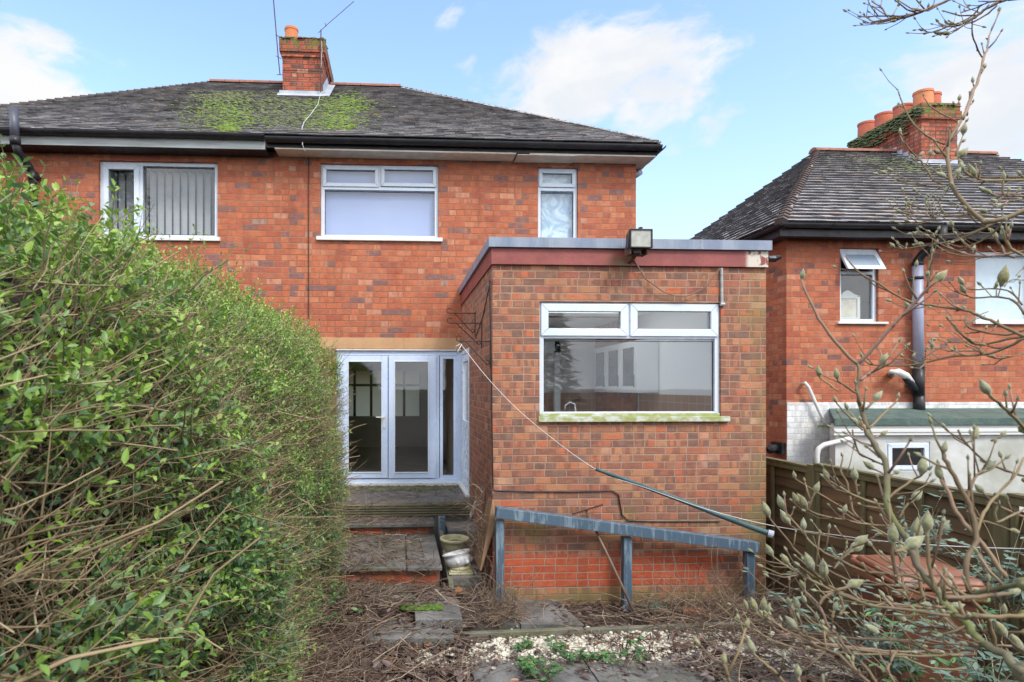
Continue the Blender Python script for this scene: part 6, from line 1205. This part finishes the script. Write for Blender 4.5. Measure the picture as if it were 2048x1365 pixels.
 (cu, 1.6, 1.7, 6, 2, [(1230, -10), (1080, 60), (980, 100), (850, 150), (740, 185), (600, 210), (440, 245), (290, 262)], [(262, 245)]), (cu, 1.65, 1.7, 3.5, 2, [(850, 150), (700, 180), (560, 182), (430, 180), (330, 190), (250, 190)], [(210, 182)]), (cu, 1.65, 1.7, 2.5, 2, [(600, 195), (430, 235), (340, 230), (280, 180)], [(272, 165)]),
 (cu, 1.65, 1.7, 3, 2, [(510, 170), (480, 110), (440, 70), (375, 35)], [(358, 15)]), (cu, 1.65, 1.7, 2, 2, [(455, 75), (465, 0)], []), (cu, 1.65, 1.7, 2.5, 2, [(590, 170), (640, 80)], [(662, 42)]), (cu, 1.65, 1.7, 2, 2, [(840, 130), (885, 50)], [(898, 15)]), (cu, 1.65, 1.7, 2, 1.5, [(390, 185), (385, 140)], [(383, 110)]), (cu, 1.65, 1.7, 2.5, 2, [(740, 190), (640, 225)], [(585, 235)]), (cu, 1.6, 1.6, 2.5, 2, [(980, 100), (1040, 50), (1050, 0)], []),
 (cu, 1.6, 1.7, 6, 2, [(1880, -10), (1700, 60), (1600, 120), (1500, 200), (1400, 250), (1300, 290), (1200, 300), (1100, 340), (1000, 360), (930, 345)], [(893, 330)]), (cu, 1.65, 1.7, 2, 2, [(1010, 360), (960, 378)], [(935, 380)]), (cu, 1.6, 1.7, 3.5, 2, [(1800, 10), (1650, 30), (1560, 70), (1400, 125), (1390, 90)], []), (cu, 1.65, 1.7, 3, 2, [(1560, 70), (1500, 150), (1430, 205), (1280, 270)], [(1222, 262)]),
 (cu, 1.6, 1.7, 3.5, 2, [(1750, 60), (1650, 150), (1500, 240), (1400, 270), (1300, 340), (1225, 380)], [(1160, 370)]), (cu, 1.7, 1.7, 2, 2, [(1225, 380), (1205, 400)], [(1195, 410)]), (cu, 1.65, 1.7, 2.5, 2, [(1200, 300), (1140, 275), (1100, 255)], [(1075, 225)]), (cu, 1.65, 1.7, 3, 2, [(1860, 0), (1780, 10), (1620, 20), (1540, 15)], []), (cu, 1.7, 1.7, 2, 2, [(1400, 130), (1340, 145)], []),
 (cu, 1.5, 1.65, 2.2, 3, [(1470, 230), (1475, 380), (1530, 550), (1595, 650)], []), (cu, 1.45, 1.6, 7, 2, [(1365, 1330), (1430, 1180), (1490, 1000), (1570, 810), (1595, 650), (1640, 550), (1650, 440), (1700, 300), (1795, 90)], []),
 (cu, 1.5, 1.5, 2.5, 2, [(1575, 815), (1605, 770)], [(1618, 728)]), (cu, 1.5, 1.5, 2.5, 2, [(1495, 975), (1480, 930)], [(1477, 880)]), (cu, 1.5, 1.5, 2.5, 2, [(1435, 1185), (1475, 1150)], [(1485, 1120)]), (cu, 1.5, 1.5, 2.5, 2, [(1290, 1200), (1325, 1130)], [(1332, 1075)]), (cu, 1.5, 1.5, 2, 2, [(1300, 1200), (1275, 1170)], [(1265, 1150)]),
 (c3, 1.3, 1.45, 12, 7, [(1950, 1145), (1830, 1190), (1740, 1215), (1700, 1200), (1600, 1110), (1545, 1030), (1530, 960), (1515, 870), (1520, 780), (1590, 660)], []), (c3, 1.45, 1.5, 4, 2, [(1500, 790), (1400, 740), (1330, 680), (1280, 590), (1250, 510), (1245, 490)], []), (c3, 1.5, 1.5, 3, 2, [(1570, 665), (1480, 620), (1420, 580), (1385, 530)], [(1383, 515)]),
 (c3, 1.4, 1.45, 4, 2.5, [(1530, 1015), (1460, 1000), (1420, 960), (1370, 880), (1320, 830), (1270, 770), (1258, 735)], [(1256, 712)]), (c3, 1.45, 1.5, 3, 2, [(1370, 880), (1330, 870)], [(1318, 862)]), (c3, 1.45, 1.5, 3, 2, [(1400, 900), (1415, 860)], [(1422, 830)]), (c3, 1.45, 1.5, 3, 2, [(1365, 880), (1362, 860)], [(1375, 838)]), (c3, 1.45, 1.5, 2.5, 2, [(1500, 1020), (1330, 1010), (1240, 980), (1185, 950)], [(1160, 940)]), (c3, 1.45, 1.5, 2.5, 2, [(1400, 1012), (1300, 985), (1215, 935)], [(1195, 925)]),
 (c3, 1.45, 1.5, 3, 2, [(1510, 800), (1480, 840)], [(1450, 825)]), (c3, 1.45, 1.5, 3, 2, [(1530, 880), (1570, 860)], [(1610, 828)]), (c3, 1.45, 1.5, 3, 2, [(1560, 850), (1590, 780)], [(1608, 765)]), (c3, 1.45, 1.5, 3, 2, [(1560, 840), (1600, 740)], [(1607, 695)]), (c3, 1.4, 1.45, 3, 2, [(1540, 980), (1500, 960)], [(1475, 950)]), (c3, 1.4, 1.45, 3, 2, [(1550, 980), (1575, 930)], [(1588, 900)]),
 (cm, 1.35, 1.45, 4, 2, [(1350, 710), (1100, 680), (950, 690), (800, 690), (700, 710), (600, 700), (480, 690), (390, 670), (380, 600)], [(375, 562)]), (cm, 1.4, 1.45, 3.5, 2, [(790, 690), (740, 600), (720, 540), (680, 510)], [(660, 480)]), (cm, 1.4, 1.4, 3, 3, [(725, 530), (780, 460)], [(812, 405)]), (cm, 1.4, 1.45, 3, 2, [(700, 710), (580, 750), (470, 770), (410, 755)], [(370, 738)]), (cm, 1.4, 1.45, 2.5, 2, [(600, 695), (592, 620)], [(592, 575)]),
 (cm, 1.4, 1.45, 2.5, 2, [(650, 620), (540, 620), (475, 585), (462, 550)], [(460, 512)]), (cm, 1.4, 1.45, 2.5, 2, [(475, 590), (450, 580)], [(435, 572)]), (cm, 1.4, 1.45, 2.5, 2, [(592, 570), (592, 530)], [(592, 495)]), (cm, 1.4, 1.45, 2.5, 2, [(390, 670), (330, 650)], [(292, 640)]), (cm, 1.4, 1.45, 2.5, 2, [(540, 480), (490, 450)], [(460, 415)]),
 (cm, 1.35, 1.45, 5, 2, [(1340, 740), (1150, 840), (1000, 890), (850, 893), (650, 900), (540, 890), (450, 885)], [(408, 882)]), (cm, 1.4, 1.45, 2.5, 2, [(620, 900), (550, 875)], [(490, 868)]), (cm, 1.4, 1.45, 2.5, 2, [(700, 895), (640, 870)], [(602, 852)]), (cm, 1.4, 1.45, 2.5, 2, [(680, 890), (710, 850)], [(728, 815)]), (cm, 1.4, 1.45, 2.5, 2, [(560, 880), (510, 850)], [(495, 828)]), (cm, 1.4, 1.45, 2, 2, [(880, 890), (870, 820)], [(852, 765)]),
 (cm, 1.35, 1.45, 5, 2, [(1340, 750), (1100, 870), (900, 950), (700, 990), (560, 1010), (380, 1040), (260, 1030)], [(225, 995)]), (cm, 1.4, 1.45, 2.5, 2, [(340, 1040), (300, 1005)], [(288, 970)]), (cm, 1.4, 1.45, 2.5, 2, [(380, 1038), (382, 1020)], [(385, 995)]), (cm, 1.4, 1.45, 2.5, 2, [(640, 985), (570, 990)], [(510, 990)]), (cm, 1.35, 1.45, 4, 2.5, [(1400, 740), (1300, 870), (1200, 940), (1050, 1010), (950, 1020), (840, 990)], [(790, 985)]),
 (cm, 1.3, 1.4, 4, 2.5, [(1640, 1065), (1500, 1080), (1300, 1115), (1100, 1110), (950, 1080), (850, 1030), (810, 1000)], []), (cm, 1.3, 1.3, 6, 5, [(1600, 1100), (1500, 1060), (1450, 980), (1400, 910)], [(1390, 850)]), (cm, 1.3, 1.3, 5, 4, [(1440, 960), (1440, 890)], [(1455, 830)]), (cm, 1.3, 1.3, 4, 4, [(1070, 1080), (1080, 1060)], [(1095, 1020)]),
 (cm, 1.35, 1.4, 5, 4, [(1640, 490), (1450, 490), (1350, 490), (1280, 465)], [(1225, 430)]), (cm, 1.35, 1.35, 4, 4, [(1400, 480), (1395, 400), (1398, 330)], [(1402, 262)]), (cm, 1.35, 1.35, 4, 4, [(1440, 485), (1448, 450)], [(1460, 405)]), (cm, 1.35, 1.35, 5, 4, [(1640, 320), (1400, 320), (1200, 320), (1110, 290)], [(1080, 215)]), (cm, 1.4, 1.4, 5, 4, [(1150, 310), (1030, 260), (990, 225)], [(960, 165)]), (cm, 1.35, 1.35, 4, 3, [(1640, 520), (1450, 540), (1340, 555)], [(1290, 530)]), (cm, 1.35, 1.35, 4, 3, [(1640, 290), (1590, 275)], [(1560, 235)]), (cm, 1.35, 1.35, 3, 3, [(1510, 490), (1540, 450)], [(1570, 415)]),
 (cm, 1.4, 1.4, 3, 2.5, [(620, 1350), (620, 1230), (630, 1140), (650, 1090)], [(650, 1055)]), (cm, 1.4, 1.4, 3, 3, [(850, 320), (800, 290)], [(730, 255)]), (cm, 1.4, 1.4, 3, 3, [(860, 330), (900, 270)], [(935, 215)]), (cm, 1.4, 1.4, 3, 3, [(870, 350), (920, 300)], [(960, 290)]), (cm, 1.4, 1.4, 3, 3, [(1280, 620), (1310, 560)], []), (cm, 1.35, 1.4, 3, 3, [(1480, 800), (1510, 700)], []), (cm, 1.35, 1.4, 4, 3, [(1400, 720), (1390, 640)], [(1385, 590)]), (cm, 1.35, 1.4, 3, 3, [(1330, 690), (1240, 650)], [(1175, 640)]),
]
QS = []; nbr = 0; blist = []; tw_b = MB(); lim_b = MB()
rr2 = random.Random(12); T2 = []
for e_ in T:
    if e_[0] in (cm, cu, c7) and 2.4 <= e_[3] <= 7 and len(e_[5]) >= 3 and rr2.random() < .45:
        k_ = 1.6; ox_, oy_ = rr2.uniform(-70, 70)*k_, rr2.uniform(-50, 60)*k_; T2.append((e_[0], e_[1]+.15, e_[2]+.2, e_[3]*.75, e_[4]*.8, [(p_[0]+ox_, p_[1]+oy_*(1 if e_[0] is not cu else .4)) for p_ in e_[5]], [(p_[0]+ox_, p_[1]+oy_*(1 if e_[0] is not cu else .4)) for p_ in e_[6]]))
    if e_[0] is c8 and e_[3] <= 8 and rr2.random() < .75 and len(e_[5]) >= 3 and sum(p_[1] for p_ in e_[5])/len(e_[5]) > 480:
        ox_, oy_ = rr2.uniform(-110, 110), rr2.uniform(-30, 110); sc_ = rr2.uniform(.85, 1.15); c_ = e_[5][0]; T2.append((c8, e_[1]+.25, e_[2]+.3, e_[3]*.8, e_[4]*.8, [(c_[0]+(p_[0]-c_[0])*sc_+ox_, c_[1]+(p_[1]-c_[1])*sc_+oy_) for p_ in e_[5]], [(c_[0]+(p_[0]-c_[0])*sc_+ox_, c_[1]+(p_[1]-c_[1])*sc_+oy_) for p_ in e_[6]]))
T = T+T2
def smoothpts(pts, n): return cat_(pts, n)
for (tf, d0, d1, w0, w1, pts, buds) in T:
    n = len(pts); W3 = [P(*tf(p), d0+(d1-d0)*i/max(n-1, 1)) for i, p in enumerate(pts)]
    sub = 3; Q = smoothpts(W3, sub); m_ = len(Q); rs = []
    for i in range(m_):
        f_ = i/(m_-1); dep = d0+(d1-d0)*f_; rr_ = (w0+(w1-w0)*f_)/2*dep/F*(.84 if w0 >= 8 else .98); rr_ *= 1+(.22 if i % sub == 0 and 0 < i < m_-1 else 0)*min(1, 5/max(w0, 1)); rs.append(rr_)
    Q = [q+Vector([random.uniform(-1, 1)*rs[i]*.35 for _ in range(3)]) if 0 < i < m_-1 else q for i, q in enumerate(Q)]
    QS.append((Q, rs, w0, tf))
    one = MB() if (w0 >= 4 and nbr < 95) else tw_b
    one.tube(Q, rs, 8, rv=min(.99, max(0, random.gauss(.5, .22))))
    if one is not tw_b: nbr += 1; one.go('branch', 'limb' if w0 >= 13 else 'bark', mag, smooth=True, rnd=True)
    for bc in buds:
        base = W3[-1]; cen = P(*tf(bc), d1); blist.append((base, cen))
    # side nodes
    for i in range(2, m_-1, 4):
        if random.random() < .45 and w0 < 11:
            dirn = (Q[i]-Q[i-1]).normalized(); sd = dirn.orthogonal().normalized(); sd.rotate(Matrix.Rotation(random.uniform(0, 6.28), 3, dirn) if False else Matrix.Identity(3)); v_ = (dirn+Vector([random.uniform(-1, 1) for _ in range(3)])).normalized(); tw_b.tube([Q[i], Q[i]+v_*rs[i]*2.2, Q[i]+v_*rs[i]*4], [rs[i]*.8, rs[i]*.9, rs[i]*.2], 5)
# trunk and limbs beyond the frame that carry the branches
trunk = Vector((2.6, 1.35, -.14)); tb = MB(); tb.tube([trunk, (2.55, 1.33, .5), (2.5, 1.3, 1.0), (2.45, 1.28, 1.6), (2.42, 1.3, 2.4), (2.4, 1.35, 3.2), (2.3, 1.4, 3.9)], [.075, .065, .06, .05, .04, .03, .02], 12)
tb.go('trunk', 'limb', mag, smooth=True)
for (a, h, w) in ((P(2048, 1346, .85), 1.1, .016), (P(2048, 1168, .8), 1.3, .010), (P(2054, 419, 1.3), 2.3, .010), (P(2048, 1231, .9), 1.2, .009), (P(2048, 674, 1.3), 1.9, .006), (P(2048, 626, 1.35), 2.0, .005), (P(2018, -2, 1.6), 3.3, .006), (P(1901, -2, 1.6), 3.6, .005), (P(2048, 960, 1.1), 1.6, .005), (P(2048, 393, 1.35), 2.3, .005), (P(2048, 1265, 1.0), 1.1, .006), (P(2048, 503, 1.3), 2.2, .004), (P(2048, 857, .95), 1.7, .009), (P(2048, 1305, 1.), 1., .006), (P(1740, 1380, .98), .5, .007), (P(1560, 1378, 1.), .45, .006), (P(1460, 1378, .86), .5, .006)):
    c = Vector((2.5 if h < 2.2 else 2.41, 1.31, h)); mid = a.lerp(c, .5)+Vector((0, 0, -.03)); lim_b = MB(); lim_b.tube([c, mid, a], [max(w*1.8, .012), w*1.3, w], 8); lim_b.go('limb', 'limb', mag, smooth=True)
def budmesh(base, cen):
    ax = (cen-base); L = ax.length*1.6; L = max(L, .012); ax.normalize(); r = L*.235; o1 = ax.orthogonal().normalized(); o2_ = ax.cross(o1); b = MB(); n = 9; V = []
    prof = [(0, .25), (.08, .42), (.16, .5), (.22, .8), (.38, 1.), (.55, .95), (.75, .6), (.9, .25), (1.02, .02)]
    bx_ = o1*random.uniform(-.10, .10)*L
    for (t_, k) in prof:
        c = base+ax*L*t_+bx_*t_*t_
        for j in range(n): a = 2*math.pi*j/n; V.append(c+(o1*math.cos(a)+o2_*math.sin(a)*.9)*r*k*(1+.05*math.sin(a*3+t_*5)))
    b.add(V, [(i*n+j, i*n+(j+1) % n, (i+1)*n+(j+1) % n, (i+1)*n+j) for i in range(len(prof)-1) for j in range(n)]); return b
r_ = random.Random(77)
for (Q, rs, w0, tf_) in QS:
    for i in range(2, len(Q)-1):
        if r_.random() > (.17 if tf_ in (c3, c7) else .24): continue
        d = (Q[i]-Q[i-1]).normalized(); v = (d*.7+Vector((r_.uniform(-1, .6), r_.uniform(-.8, .8), r_.uniform(-.5, 1.2)))).normalized(); L = r_.uniform(.02, .085); v2 = (v+Vector((0, 0, r_.uniform(.1, .7)))).normalized()
        a = Q[i]; m1 = a+v*L*.5; m2 = m1+v2*L*.5; r0 = min(rs[i]*.7, .0026); tw_b.tube([a, m1, m2], [r0, r0*.85, r0*.7], 6, rv=r_.random()); q = r_.uniform(.004, .0105); blist.append((m2, m2+v2*q))
tag(tw_b.go('twigs', 'bark', mag, smooth=True, rnd=True), kind='stuff')
blist.sort(key=lambda q: -(q[1]-q[0]).length/q[1].y)
rest = MB()
for k, (a, c) in enumerate(blist):
    b = budmesh(a, c)
    if k < 100: b.go('bud', 'bud', mag, smooth=True)
    else: rest.add(b.V, b.F)
if rest.V: tag(rest.go('small_buds', 'bud', mag, smooth=True), kind='stuff')
# ================================================================ trees of the garden behind, seen only in the windows' reflections
def conifer(x, y, h, rad, seed, label):
    r = np.random.default_rng(seed); root = thing('conifer', (x, y, -.14), label, 'tree'); b = MB(); b.tube([(x, y, -.14), (x, y, h*.5), (x, y, h)], [.25, .15, .02], 8); b.go('trunk', 'twig', root, rnd=True)
    n = 9000; t_ = r.random(n)**.8; z = .8+t_*(h-.8); R_ = rad*(1-t_)**.8*np.sqrt(r.random(n)); a = r.uniform(0, 6.28, n); p = np.stack([x+R_*np.cos(a), y+R_*np.sin(a), z], -1); d = np.stack([np.cos(a), np.sin(a), r.normal(-.2, .3, n)], -1); L = r.uniform(.25, .6, n)
    V, Fc, per = small_leaves(p, d, np.repeat([[0, 0, 1.]], n, 0)+r.normal(0, .3, (n, 3)), L, L*.3); mesh('crown', V, Fc, 'grey_leaf', root, rnd=np.repeat(r.random(n)*.4, per))
conifer(4.2, -9, 9.5, 2.2, 91, 'dark evergreen conifer standing behind the viewpoint, mirrored in the kitchen window'); conifer(-14.5, -12, 17, 4.6, 92, 'dark conifer behind the viewpoint to the left, mirrored in the upper window'); conifer(-4.2, -12, 9.2, 2.2, 93, 'lower dark conifer behind the viewpoint, its tip mirrored in the wide upper window')
